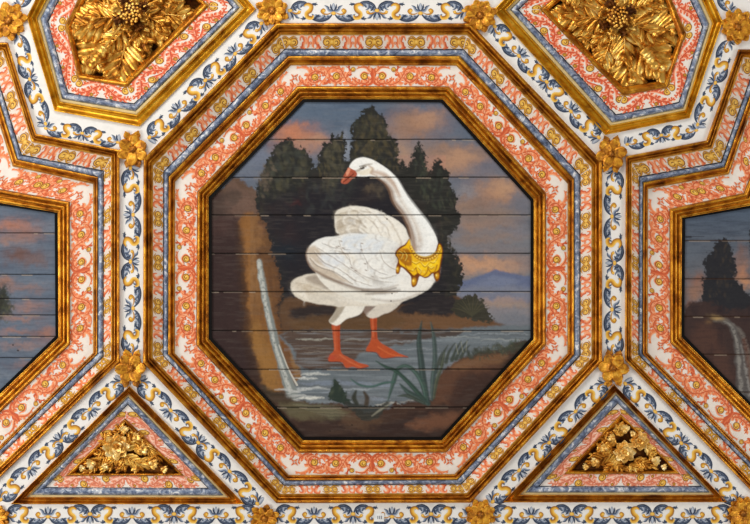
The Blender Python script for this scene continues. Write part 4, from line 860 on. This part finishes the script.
def ribs():
    """one sheet of rib face cut by the coffers, plus the blue ornament on it"""
    import bmesh
    from mathutils.geometry import delaunay_2d_cdt
    from mathutils import Vector
    X0, X1, Y0, Y1 = -260, 1010, -160, 660
    vs = [(X0, Y0), (X1, Y0), (X1, Y1), (X0, Y1)]; edges = [(0, 1), (1, 2), (2, 3), (3, 0)]; holes = [OCT[0], LC[0], RC[0], TLH[0], TRH[0], LT[0], RT[0]]
    for h in holes:
        b = len(vs); vs += h; edges += [(b+i, b+(i+1) % len(h)) for i in range(len(h))]
    r = delaunay_2d_cdt([Vector(v) for v in vs], edges, [], 0, 1e-4)
    def inside(p, h):
        c = False
        for i in range(len(h)):
            a, b = h[i], h[(i+1) % len(h)]
            if (a[1] > p[1]) != (b[1] > p[1]) and p[0] < (b[0]-a[0])*(p[1]-a[1])/(b[1]-a[1])+a[0]: c = not c
        return c
    V = [P3(v[0], v[1], 0) for v in r[0]]; K = [lin(232, 229, 225)]*len(V); F = []
    for f in r[2]:
        c = sum((r[0][i] for i in f), Vector((0, 0)))/len(f)
        if not any(inside(c, h) for h in holes): F.append(tuple(f))
    def strip(p, q, W, n, seed, start=0, flip=1, ends=(0, 0)):
        p = np.array(p, float); q = np.array(q, float); L = np.linalg.norm(q-p); dr = (q-p)/L; nr = np.array([-dr[1], dr[0]])*flip; mo = (p+q)/2
        I = blue_strip(L, W, n, seed, start); b = len(V)
        for (u, v, _), c, lz in zip(I.V, I.K, I.rank()):
            x = mo+dr*u+nr*(v-W/2); V.append(P3(x[0], x[1], -lz)); K.append(c)
        F.extend(tuple(i+b for i in f) for f in I.F)
    #      from          to            width n seed
    strip((290, 11.5), (464, 11.5), 21, 4, 1, 1)
    strip((131.4, 168), (131.4, 355), 20, 4, 2, 1, -1)
    strip((613.6, 170), (613.6, 356), 20, 4, 3, 1)
    strip((150, 138), (262, 24), 20, 4, 4, 1)
    strip((494, 27), (598, 138), 20, 4, 5, 1)
    strip((121, 381), (0, 499), 20, 4, 6, 1)
    strip((140, 381), (258, 503), 20, 4, 7, 1, -1)
    strip((605, 383), (492, 501), 20, 4, 8, 1)
    strip((626, 383), (738, 502), 20, 4, 9, 1, -1)
    strip((118, 141), (46, 127), 17, 2, 10, 0, -1)
    strip((44, 124), (17, 34), 18, 2, 11, 0)
    strip((627, 143), (696, 129), 17, 2, 12, 0)
    strip((699, 125), (730, 40), 18, 2, 13, 0, -1)
    strip((6, 515), (258, 515), 21, 6, 14, 1)
    strip((18, 7), (52, -61), 18, 2, 17, 0)
    strip((731, 11), (700, -58), 18, 2, 18, 0, -1)
    strip((275, 515), (470, 515), 21, 5, 15, 1)
    strip((491, 515), (733, 515), 21, 6, 16, 1)
    J = Ink()                                              # joints between rib boards
    for a, c in [((169.6, 505), (169.6, 545)), ((131, 381), (130.6, 385)), ((603, 361.6), (611, 364)), ((470, 504), (468, 508)), ((143, 159), (138, 156))]:
        J.ribbon([a, c], [.55, .55], lin(92, 66, 60), lin(70, 48, 44), lin(92, 66, 60), lay=8)
    b = len(V)
    for v, c in zip(J.V, J.K): V.append(P3(v[0], v[1], -.03*v[2]-.02)); K.append(c)
    F.extend(tuple(i+b for i in f) for f in J.F)
    o = mesh_obj('ceiling', V, F, M['lime'], None, False, K); tag(o, 'white ceiling ribs painted with blue and ochre leaf scrolls', 'ceiling', kind='structure')
    return o
ribs()
def poly_coffer(label, cat_group, r, anchor, d, seed, bedmat):
    t = empty('coffer_frame', P3(*anchor, 0)); tag(t, label, 'ceiling frame', cat_group)
    a = np.array(r[0]); b = np.array(r[1]); c = a*.22+b*.78; c2 = a*.10+b*.90
    ring_mesh('outer_moulding', a, c, 0, d[0]*.8, COVE, M['gold_bright'] if seed < 2 else M['gold'], t)
    ring_mesh('cream_fillet', c, b, d[0]*.8, d[0], [(0, 0), (.3, .5), (.7, .5), (1, 0)], M['cream'], t)
    ring_mesh('blue_fillet', r[1], r[2], d[0], d[0]+.5, ROUND, M['blue'], t)
    band_mesh('leaf_scroll_band', r[2], r[3], d[0]+1, d[1], mirrored(lambda i, L, W: flame_half(L, W, 21, seed > 1)), t, edge=[(0, .06, lin(40, 42, 54)), (.95, 1, lin(170, 120, 56))])
    ring_mesh('inner_moulding', r[3], r[4], d[1], d[1]+2, [(0, 0), (.05, 1.5), (.3, 2.2), (.6, 1.6), (.8, .4), (1, -.5)], M['gold'], t)
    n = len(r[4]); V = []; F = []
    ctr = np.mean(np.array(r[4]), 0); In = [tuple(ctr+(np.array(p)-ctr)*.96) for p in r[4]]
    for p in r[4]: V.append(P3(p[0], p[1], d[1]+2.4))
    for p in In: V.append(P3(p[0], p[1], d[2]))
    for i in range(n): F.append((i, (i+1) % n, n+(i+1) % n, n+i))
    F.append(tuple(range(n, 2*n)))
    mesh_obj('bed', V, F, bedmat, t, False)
    return t
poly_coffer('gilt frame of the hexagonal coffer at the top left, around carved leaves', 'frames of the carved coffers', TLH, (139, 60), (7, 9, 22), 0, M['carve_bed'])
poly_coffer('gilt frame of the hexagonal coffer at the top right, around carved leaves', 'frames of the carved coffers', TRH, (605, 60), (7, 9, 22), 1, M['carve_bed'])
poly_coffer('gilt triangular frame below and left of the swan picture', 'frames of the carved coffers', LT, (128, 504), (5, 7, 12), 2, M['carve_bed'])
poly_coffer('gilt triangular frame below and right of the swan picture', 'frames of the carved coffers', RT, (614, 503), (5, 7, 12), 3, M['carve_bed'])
# ------------------------------------------------------------------
# painted pictures on boards
# ------------------------------------------------------------------
def picture(name, b, outline, depth, joints, label):
    W, H = b.W, b.H
    P = np.array(outline, float); X = b.X; Y = b.Y; ins = np.zeros(X.shape, bool); grow = 1.2
    ctr = P.mean(0); Q = P+(P-ctr)/np.linalg.norm(P-ctr, axis=1)[:, None]*grow
    for i in range(len(Q)):
        ax, ay = Q[i]; bx, by = Q[(i+1) % len(Q)]
        if ay != by: ins ^= ((ay > Y) != (by > Y)) & (X < (bx-ax)*(Y-ay)/(by-ay)+ax)
    dep = np.full(X.shape, float(depth))
    for k, j in enumerate(joints): dep += 1.3*np.exp(-((Y-j)/.38)**2)
    band = np.searchsorted(np.array(joints), Y); dep += (band % 3)*.12
    k = (D+dep)/D
    co = np.stack([(X-375)*S*k, (Y-262)*S*k, ZC+dep*S], -1).reshape(-1, 3)
    idx = np.full(X.size, -1); f = ins.ravel(); idx[f] = np.arange(f.sum()); I = idx.reshape(X.shape)
    a, b_, c, d = I[:-1, :-1], I[:-1, 1:], I[1:, 1:], I[1:, :-1]; ok = (a >= 0) & (b_ >= 0) & (c >= 0) & (d >= 0)
    quads = np.stack([a[ok], b_[ok], c[ok], d[ok]], -1)
    me = bpy.data.meshes.new(name); me.vertices.add(int(f.sum())); me.vertices.foreach_set('co', co[f].ravel())
    me.loops.add(quads.size); me.loops.foreach_set('vertex_index', quads.ravel().astype(np.int32)); me.polygons.add(len(quads))
    me.polygons.foreach_set('loop_start', np.arange(0, quads.size, 4, dtype=np.int32))
    me.polygons.foreach_set('use_smooth', np.ones(len(quads), bool)); me.update(calc_edges=True)
    at = me.color_attributes.new('Col', 'FLOAT_COLOR', 'POINT'); col = np.ones((int(f.sum()), 4)); col[:, :3] = b.C.reshape(-1, 3)[f]; at.data.foreach_set('color', col.ravel())
    me.materials.append(M['oil']); o = bpy.data.objects.new(name, me); C.objects.link(o); tag(o, label, 'painting', 'pictures painted on the ceiling boards')
    return o
picture('board_painting', picture_swan(), OCT[6], 17.6, [139.5, 177.3, 215, 253.4, 291.6, 330.6, 369.2, 407.2], 'octagonal board painting of a white swan with a gold crown collar beside water')
picture('board_painting', picture_left(), LC[6], 17.6, [233, 274.5, 298.8, 315, 336.5, 357.8], 'board painting of a cloudy blue sky at the left edge')
picture('board_painting', picture_right(), RC[6], 17.6, [240.5, 278.8, 316.5, 354.4, 392], 'board painting of dark trees and a waterfall at the right edge')
# ------------------------------------------------------------------
# carving
# ------------------------------------------------------------------
def leaf(path, width, base, rise, curlh, lobes=4, flutes=3, nt=36, ns=18, edge=.6, thick=.9, seed=0, taper=.35):
    """a fluted acanthus leaf: path in photo pixels, depth base, proud by rise in the middle and curled over at the tip"""
    P = spline(path, 10); L = len(P); R = random.Random(seed); ph0 = R.random()*.4
    T = np.gradient(P, axis=0); T /= np.linalg.norm(T, axis=1)[:, None]; N = np.stack([-T[:, 1], T[:, 0]], 1)
    V = []; F = []
    for i in range(nt+1):
        t = i/nt; q = t*(L-1); a = int(min(q, L-2)); f = q-a; p = P[a]*(1-f)+P[a+1]*f; n = N[a]*(1-f)+N[a+1]*f; tg = T[a]*(1-f)+T[a+1]*f
        w = width*.5*(taper+(1-taper)*math.sin(min(t/.62, 1)*PI/2))*(1 if t < .62 else max(0, math.cos((t-.62)/.38*PI/2))**.6)
        ph = (t*lobes+ph0) % 1.0
        for j in range(ns+1):
            s = j/ns*2-1; e = abs(s); lob = 1-edge*(ph**2)*e**2
            x = p+n*(w*s*lob)+tg*(e*e*w*.45)
            z = rise*math.sin(min(t*1.2, 1)*PI*.5)*(1-s*s*.6)
            z += rise*.34*math.cos(s*PI*flutes+math.sin(t*5+ph0*9)*.8)*(.35+.65*e)*min(t*4, 1)-rise*.6*math.exp(-(s/.10)**2)
            z += curlh*math.exp(-((t-.84)/.12)**2)+rise*.3*math.cos(ph*2*PI)*e
            z -= curlh*1.2*max(0, (t-.9)/.1)**2
            V.append(P3(x[0], x[1], base-z))
    k = ns+1
    for i in range(nt):
        for j in range(ns): F.append((i*k+j, i*k+j+1, (i+1)*k+j+1, (i+1)*k+j))
    rim = [i*k for i in range(nt+1)]+[nt*k+j for j in range(1, k)]+[i*k+ns for i in range(nt-1, -1, -1)]+[j for j in range(ns-1, 0, -1)]
    b = len(V)
    for i in rim: x, y, z = V[i]; V.append((x, y, z+thick*S*4))
    m = len(rim)
    for i in range(m): F.append((rim[i], rim[(i+1) % m], b+(i+1) % m, b+i))
    return V, F
def ridge(pts, wd, ht, base, n=5, m=7):
    P = spline(pts, n); L = len(P); T = np.gradient(P, axis=0); T /= np.linalg.norm(T, axis=1)[:, None]+1e-9; N = np.stack([-T[:, 1], T[:, 0]], 1)
    q = np.linspace(0, 1, L); W = np.interp(q, np.linspace(0, 1, len(wd)), wd)*.5; H = np.interp(q, np.linspace(0, 1, len(ht)), ht); V = []; F = []
    for i in range(L):
        for j in range(m):
            a = PI*j/(m-1); x = P[i]+N[i]*W[i]*math.cos(a); V.append(P3(x[0], x[1], base-H[i]*math.sin(a)+(1.2 if j in (0, m-1) else 0)))
    for i in range(L-1):
        for j in range(m-1): F.append((i*m+j, i*m+j+1, (i+1)*m+j+1, (i+1)*m+j))
    return V, F
def acanthus(path, width, base, rise, curlh, seed=0, lobes=6):
    """a carved acanthus leaf: a midrib and curved, tapering flutes that sweep forward to pointed lobes over a thin sheet"""
    R = random.Random(seed); parts = [leaf(path, width*.8, base+.8, rise*.5, curlh*.5, 4, 1, 18, 8, edge=.3, seed=seed)]
    P = spline(path, 10); T = np.gradient(P, axis=0); T /= np.linalg.norm(T, axis=1)[:, None]; N = np.stack([-T[:, 1], T[:, 0]], 1); m = len(P)
    Lp = float(np.sum(np.linalg.norm(np.diff(P, axis=0), axis=1)))
    for k in range(lobes, -1, -1):
        t = .04+.80*k/lobes; i = min(int(t*(m-1)), m-1); w = width*.5*(.62+.38*math.sin(PI*min(t*1.25+.12, 1)))*(1.05-.35*t)
        for sd in (-1, 1):
            j = R.uniform(.88, 1.12); r = Lp*.22*j; o = P[i]
            pts = [o, o+N[i]*sd*w*.30*j+T[i]*r*.35, o+N[i]*sd*w*.72*j+T[i]*r*.85, o+N[i]*sd*w*1.0*j+T[i]*r*1.25, o+N[i]*sd*w*.98*j+T[i]*r*1.5]
            b = width*.26; z = rise*(.55+.5*math.sin(PI*t)); c = curlh*R.uniform(.2, 1)
            parts.append(ridge(pts, [b*.5, b, b*1.05, b*.7, b*.15], [z, z*1.05, z*.9+c*.5, z*.5+c, z*.3], base-.2*(lobes-k)))
            q = [p+N[i]*sd*b*.42-T[i]*b*.10 for p in pts[:4]]; parts.append(ridge(q, [b*.2, b*.5, b*.5, b*.1], [z*.7, z*.8, z*.6, z*.2], base))
    i = int(.8*(m-1)); parts.append(ridge([P[i], P[int(.9*(m-1))], P[-1], P[-1]+T[-1]*1.2], [width*.2, width*.3, width*.22, .3], [rise, rise*.9+curlh, rise*.5+curlh, .3], base-1))
    parts.append(ridge([P[0], P[m//4], P[m//2], P[int(.85*(m-1))]], [width*.11, width*.10, width*.08, width*.04], [rise*1.35, rise*1.4, rise*1.3, rise+curlh], base-.6))
    return join(parts)
def ball(cx, cy, d, r, rz=None, n=10, m=7, bumps=0, seed=0):
    rz = rz or r; V = []; F = []
    for i in range(m+1):
        a = PI*i/m
        for j in range(n):
            q = 2*PI*j/n; rr = 1+(bumps*math.cos(j*2*PI*3/n) if bumps else 0)
            V.append(P3(cx+r*rr*math.sin(a)*math.cos(q), cy+r*rr*math.sin(a)*math.sin(q), d-rz*math.cos(a)))
    for i in range(m):
        for j in range(n): F.append((i*n+j, i*n+(j+1) % n, (i+1)*n+(j+1) % n, (i+1)*n+j))
    return V, F
def join(parts):
    V = []; F = []
    for v, f in parts:
        b = len(V); V += v; F += [tuple(i+b for i in q) for q in f]
    return V, F
def lathe(p, q, d, prof, n=14):
    """a turned shape lying in the ceiling plane from p to q: prof = [(t, radius)]"""
    p = np.array(p, float); q = np.array(q, float); dr = q-p; L = np.linalg.norm(dr); dr /= L; nr = np.array([-dr[1], dr[0]]); V = []; F = []
    for t, r in prof:
        for j in range(n):
            a = 2*PI*j/n; x = p+dr*L*t+nr*r*math.cos(a); V.append(P3(x[0], x[1], d-r*math.sin(a)))
    for i in range(len(prof)-1):
        for j in range(n): F.append((i*n+j, i*n+(j+1) % n, (i+1)*n+(j+1) % n, (i+1)*n+j))
    return V, F
def petal(cx, cy, ang, r0, r1, w, base, rise, seed=0, notch=.25, cup=0, nt=10, ns=8):
    V = []; F = []; ca, sa = math.cos(ang), math.sin(ang)
    for i in range(nt+1):
        t = i/nt; r = lerp(r0, r1, t); ww = w*.5*(math.sin(PI*min(.12+t*.78, .9))**.7)*(1 if t < .8 else 1-.5*((t-.8)/.2)**2)
        for j in range(ns+1):
            s = j/ns*2-1; rr = r-(notch*w*.5*(1-abs(s))*(t**6))+.0*s - abs(s)**2*w*.22*t
            x = cx+rr*ca-ww*s*sa; y = cy+rr*sa+ww*s*ca
            z = rise*(.35+.65*math.sin(t*PI*.75))*(1-.55*s*s)-.3*rise*math.exp(-(s/.18)**2)*t+.16*rise*math.cos(s*PI*3)+cup*t*t
            V.append(P3(x, y, base-z))
    k = ns+1
    for i in range(nt):
        for j in range(ns): F.append((i*k+j, i*k+j+1, (i+1)*k+j+1, (i+1)*k+j))
    rim = [i*k for i in range(nt+1)]+[nt*k+j for j in range(1, k)]+[i*k+ns for i in range(nt-1, -1, -1)]; b = len(V)
    for i in rim: x, y, z = V[i]; V.append((x, y, ZC+base*S))
    for i in range(len(rim)-1): F.append((rim[i], rim[i+1], b+i+1, b+i))
    return V, F
def place(name, vf, mat, parent): return mesh_obj(name, vf[0], vf[1], mat, parent)
# --- gilt rosettes on the crossings of the ribs -----------------
def rosette(cx, cy, r, n, label, seed, rot=0.0, sides=False):
    r *= 1.12
    R = random.Random(seed); t = empty('gilt_rosette', P3(cx, cy, 0)); tag(t, label, 'rosette', 'gilt rosettes on the rib crossings')
    if n <= 4:
        for i in range(6):
            a = rot+i*PI/3+R.uniform(-.06, .06); place('petal', petal(cx, cy, a, r*.12, r*1.04*R.uniform(.92, 1.06), r*.70, -1.0*(i % 2), 3.8, notch=.6, cup=1.6), M['rosette'], t)
        for i, a in enumerate((PI/2, -PI/2)):
            a += R.uniform(-.1, .1)
            for sd in (-.34, .34): place('leaf_tip', petal(cx, cy, a+sd, r*.66, r*1.14, r*.42, -.2, 2.0, notch=0, cup=.8), M['rosette_core'] if (seed+i) % 2 else M['rosette'], t)
        place('boss', join([ball(cx, cy, -1.6, r*.2, r*.24)]+[ball(cx+r*.25*math.cos(q*PI/4), cy+r*.25*math.sin(q*PI/4), -1.8, r*.07) for q in range(8)]), M['rosette_core'], t)
    else:
        for i in range(n): place('outer_petal', petal(cx, cy, rot+2*PI*(i+.5)/n, r*.3, r*R.uniform(.94, 1.06), r*.44, 0, 2.6, notch=.6, cup=1), M['rosette'], t)
        for i in range(n): place('petal', petal(cx, cy, rot+2*PI*i/n, r*.12, r*.82*R.uniform(.95, 1.05), r*.46, -1.4, 3.0, notch=.5, cup=1.2), M['rosette'], t)
        place('boss', join([ball(cx, cy, -2.2, r*.19, r*.2)]+[ball(cx+r*.24*math.cos(q*PI/4), cy+r*.24*math.sin(q*PI/4), -2.4, r*.06) for q in range(8)]), M['rosette_core'], t)
    return t
rosette(8, 20.6, 19, 8, 'gilt rosette in the top left corner of the picture', 1, .2)
rosette(271.9, 10.6, 16.5, 8, 'gilt rosette above the upper left corner of the octagonal frame', 2)
rosette(480.4, 15.2, 17, 8, 'gilt rosette above the upper right corner of the octagonal frame', 3, .1)
rosette(738.2, 26.7, 17.5, 10, 'many-petalled gilt rosette in the top right corner of the picture', 4)
rosette(132.6, 149.2, 15.5, 4, 'gilt rosette between the left frame and the upper left of the octagonal frame', 5, PI/4-.2)
rosette(611.5, 153.9, 15.5, 4, 'gilt rosette between the right frame and the upper right of the octagonal frame', 6, PI/4+.1)
rosette(130.6, 368.6, 16, 4, 'gilt rosette above the apex of the left triangle', 7, .0)
rosette(613, 368.4, 15.5, 4, 'gilt rosette above the apex of the right triangle', 8, .1)
rosette(264.4, 518.8, 15, 6, 'gilt rosette at the bottom edge below the lower left of the octagonal frame', 9, .2)
rosette(480.7, 514.8, 15.5, 8, 'gilt rosette at the bottom edge below the lower right of the octagonal frame', 10)
rosette(743.7, 513.8, 16.5, 12, 'gilt rosette with fine petals in the bottom right corner', 11)
rosette(-4, 518, 13, 8, 'sliver of a gilt rosette in the bottom left corner', 12)
# --- hanging acanthus bosses of the two hexagons -----------------
def pendant(label, cx, cy, spread, spindles, seed, outline):
    R = random.Random(seed); t = empty('carved_pendant', P3(cx, cy, 10)); tag(t, label, 'carving', 'carved leaf pendants of the hexagonal coffers')
    ctr = np.array([cx, cy], float)
    def reach(a):
        # distance from the centre to the frame in direction a
        dx, dy = math.cos(a), math.sin(a); best = 200
        for i in range(len(outline)):
            p = np.array(outline[i])-ctr; q = np.array(outline[(i+1) % len(outline)])-ctr; e = q-p; den = dx*e[1]-dy*e[0]
            if abs(den) < 1e-9: continue
            s = (p[0]*e[1]-p[1]*e[0])/den; u = (p[0]*dy-p[1]*dx)/den
            if s > 0 and -1e-6 <= u <= 1+1e-6: best = min(best, s)
        return best
    n = 11
    for i in range(n):
        a = spread+2*PI*i/n+R.uniform(-.05, .05); L = reach(a)*.97; b = a+R.choice((-1, 1))*R.uniform(.10, .22)
        p = [(cx+math.cos(a)*r_+math.cos(b+PI/2)*o, cy+math.sin(a)*r_+math.sin(b+PI/2)*o) for r_, o in ((L*.2, 0), (L*.5, R.uniform(-2, 2)), (L*.8, R.uniform(-3, 3)), (L, R.uniform(-2, 2)))]
        place('acanthus_leaf', acanthus(p, L*.60, 17-(i % 2)*3, 4.2, 3.2, seed+i), M['carve'], t)
    for i in range(7):
        a = spread+.2+2*PI*i/7; L = min(reach(a)*.72, 44)
        p = [(cx+math.cos(a)*L*k+math.sin(a)*o, cy+math.sin(a)*L*k-math.cos(a)*o) for k, o in ((.15, 0), (.45, 2), (.75, -1), (1, R.uniform(-4, 4)))]
        place('inner_leaf', acanthus(p, L*.60, 10-(i % 2)*2.5, 4.0, 3.0, seed+i+40, 5), M['carve'], t)
    for (a, r0, r1, rr) in spindles:
        p = (cx+math.cos(a)*r0, cy+math.sin(a)*r0); q = (cx+math.cos(a)*r1, cy+math.sin(a)*r1); m = lambda s: (p[0]+(q[0]-p[0])*s, p[1]+(q[1]-p[1])*s)
        place('rod', lathe((cx+math.cos(a)*14, cy+math.sin(a)*14), p, -1, [(0, 1.3), (1, 1.3)]), M['carve'], t)
        place('spindle', lathe(p, q, 2, [(0, 1), (.03, rr*.8), (.12, rr), (.2, rr*.7), (.26, rr*1.05), (.36, rr*1.1), (.42, rr*.75), (.48, rr*1.1), (.6, rr*1.1), (.66, rr*.7), (.74, rr*.9), (.9, rr*.8), (1, .5)]), M['carve'], t)
    # bud: a ring of short leaves round a cluster of berries
    for i in range(8):
        a = 2*PI*i/8+.3
        p = [(cx+math.cos(a)*k, cy+math.sin(a)*k) for k in (3, 9, 15, 19)]
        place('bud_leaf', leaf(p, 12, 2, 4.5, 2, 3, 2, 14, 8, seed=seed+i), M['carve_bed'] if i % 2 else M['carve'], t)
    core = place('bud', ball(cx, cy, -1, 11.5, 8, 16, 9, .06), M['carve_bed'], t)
    for i in range(34):
        r_ = 11*math.sqrt((i+.5)/34); a = i*2.39996+R.uniform(-.15, .15); z = -2-8*math.sqrt(max(0, 1-(r_/12)**2))
        place('berry', ball(cx+r_*math.cos(a), cy+r_*math.sin(a), z, R.uniform(1.4, 2.1), None, 8, 5), M['carve'], core)
    return t
pendant('carved and gilded acanthus boss hanging in the top left hexagon', 131, 13, .1, [(2.23, 42, 70, 6.5), (-.45, 40, 66, 5)], 21, TLH[4])
pendant('carved and gilded acanthus boss hanging in the top right hexagon', 618, 17, .25, [(.92, 40, 66, 6.5), (3.5, 40, 62, 6)], 35, TRH[4])
# --- carved flowers of the triangles -----------------
def spray(label, flowers, leaves, buds, seed):
    R = random.Random(seed); fx, fy, fr = flowers[0]; t = empty('carved_flower_spray', P3(fx, fy, 11)); tag(t, label, 'carving', 'carved flower sprays of the triangular coffers')
    for k, (p, w) in enumerate(leaves): place('leaf', acanthus(p, w*.9, 9-(k % 3), 2.2, 1.3, seed+k, 4), M['carve'], t)
    for (x, y, r) in flowers:
        f = None; parts = []
        for ringk, (n, ra, rb, base, w) in enumerate([(8, .45, 1.2, 6, .74), (7, .3, .88, 3.5, .62), (5, .12, .56, .5, .5)]):
            for i in range(n): parts.append(petal(x, y, 2*PI*i/n+ringk*.4+R.uniform(-.1, .1), r*ra*.5, r*rb, r*w, base, 2.4, notch=.35, cup=2.2))
        f = place('rose', join(parts), M['carve_pale'], t)
        place('rose_heart', ball(x, y, -1, r*.2, r*.25), M['carve'], f)
    for (x, y, a, r) in buds:
        parts = [petal(x-math.cos(a)*r*.4, y-math.sin(a)*r*.4, a+s, 0, r*1.25, r*.75, 5-abs(s), 3, notch=.2, cup=1.5) for s in (-.75, -.25, .25, .75)]+[ball(x-math.cos(a)*r*.4, y-math.sin(a)*r*.4, 3, r*.45, r*.5)]
        place('bud', join(parts), M['carve_pale'], t)
    return t
lv = []
for (ax, ay, bx, by, cx, cy, w) in [(112, 452, 100, 460, 84, 464, 8), (118, 455, 112, 464, 100, 470, 8), (126, 450, 134, 440, 142, 452, 9), (128, 446, 138, 436, 130, 432, 8), (124, 456, 136, 462, 150, 466, 8), (122, 458, 124, 466, 116, 470, 7),
                                    (130, 456, 138, 466, 134, 471, 7), (134, 450, 146, 448, 156, 456, 8), (110, 446, 104, 438, 112, 434, 7), (108, 450, 98, 452, 96, 448, 6), (140, 460, 152, 462, 164, 470, 6), (120, 440, 118, 430, 124, 426, 7), (100, 462, 92, 470, 84, 471, 5), (142, 440, 150, 450, 160, 462, 6)]:
    lv.append(([(ax, ay), ((ax+bx)/2, (ay+by)/2), (bx, by), (cx, cy)], w*1.7))
spray('gilded carving with one large rose inside the left triangle', [(116, 447, 12.5)], lv,
      [(91, 464, 2.9, 6.5), (153, 464, .3, 6.5), (124, 430, -1.6, 5.5), (136, 437, -.7, 5.5), (82, 468.5, 3.1, 4), (164, 469.5, .2, 4.5), (143, 449, -.2, 6), (105, 466, 1.9, 4)], 51)
lv = []
for (ax, ay, bx, by, cx, cy, w) in [(620, 452, 606, 456, 596, 464, 8), (616, 444, 606, 440, 608, 432, 8), (612, 448, 602, 450, 600, 444, 7), (618, 460, 612, 466, 604, 468, 8), (634, 460, 646, 464, 656, 466, 7), (630, 464, 634, 468, 644, 468, 7),
                                    (622, 436, 618, 428, 624, 424, 7), (610, 456, 598, 460, 588, 464, 7), (646, 446, 652, 452, 652, 460, 7), (606, 448, 596, 456, 592, 456, 6), (640, 438, 646, 444, 650, 448, 6), (614, 462, 620, 467, 628, 469, 6)]:
    lv.append(([(ax, ay), ((ax+bx)/2, (ay+by)/2), (bx, by), (cx, cy)], w*1.7))
spray('gilded carving with two roses inside the right triangle', [(625, 452, 10.5), (640, 441, 9)], lv,
      [(595, 462, 3.0, 5.5), (656, 461, .3, 6), (625, 429, -1.5, 6), (586, 467, 3.1, 4), (664, 467, .3, 4), (612, 438, -2.4, 5), (604, 448, -2.8, 5), (633, 434, -1, 4)], 61)
# --- the little white inventory card on the bottom rib -------------
def card():
    t = mesh_obj('number_card', [P3(x, y, d) for d in (-.3, -1.1) for x, y in ((374, 513.2), (384.2, 513.2), (384.2, 521.6), (374, 521.6))], [(0, 1, 2, 3), (7, 6, 5, 4), (0, 4, 5, 1), (1, 5, 6, 2), (2, 6, 7, 3), (3, 7, 4, 0)], M['tag'], None, False)
    t.data.transform(__import__('mathutils').Matrix.Translation((0, 0, 0)))
    tag(t, 'small white number card fixed to the rib at the bottom centre', 'card')
    V = []; F = []
    for x in (377.4, 379.2, 381):
        b = len(V); V += [P3(x, 515.8, -1.16), P3(x+.9, 515.8, -1.16), P3(x+.9, 519, -1.16), P3(x, 519, -1.16)]; F.append((b, b+1, b+2, b+3))
    mesh_obj('printed_number', V, F, M['ink'], t, False)
card()
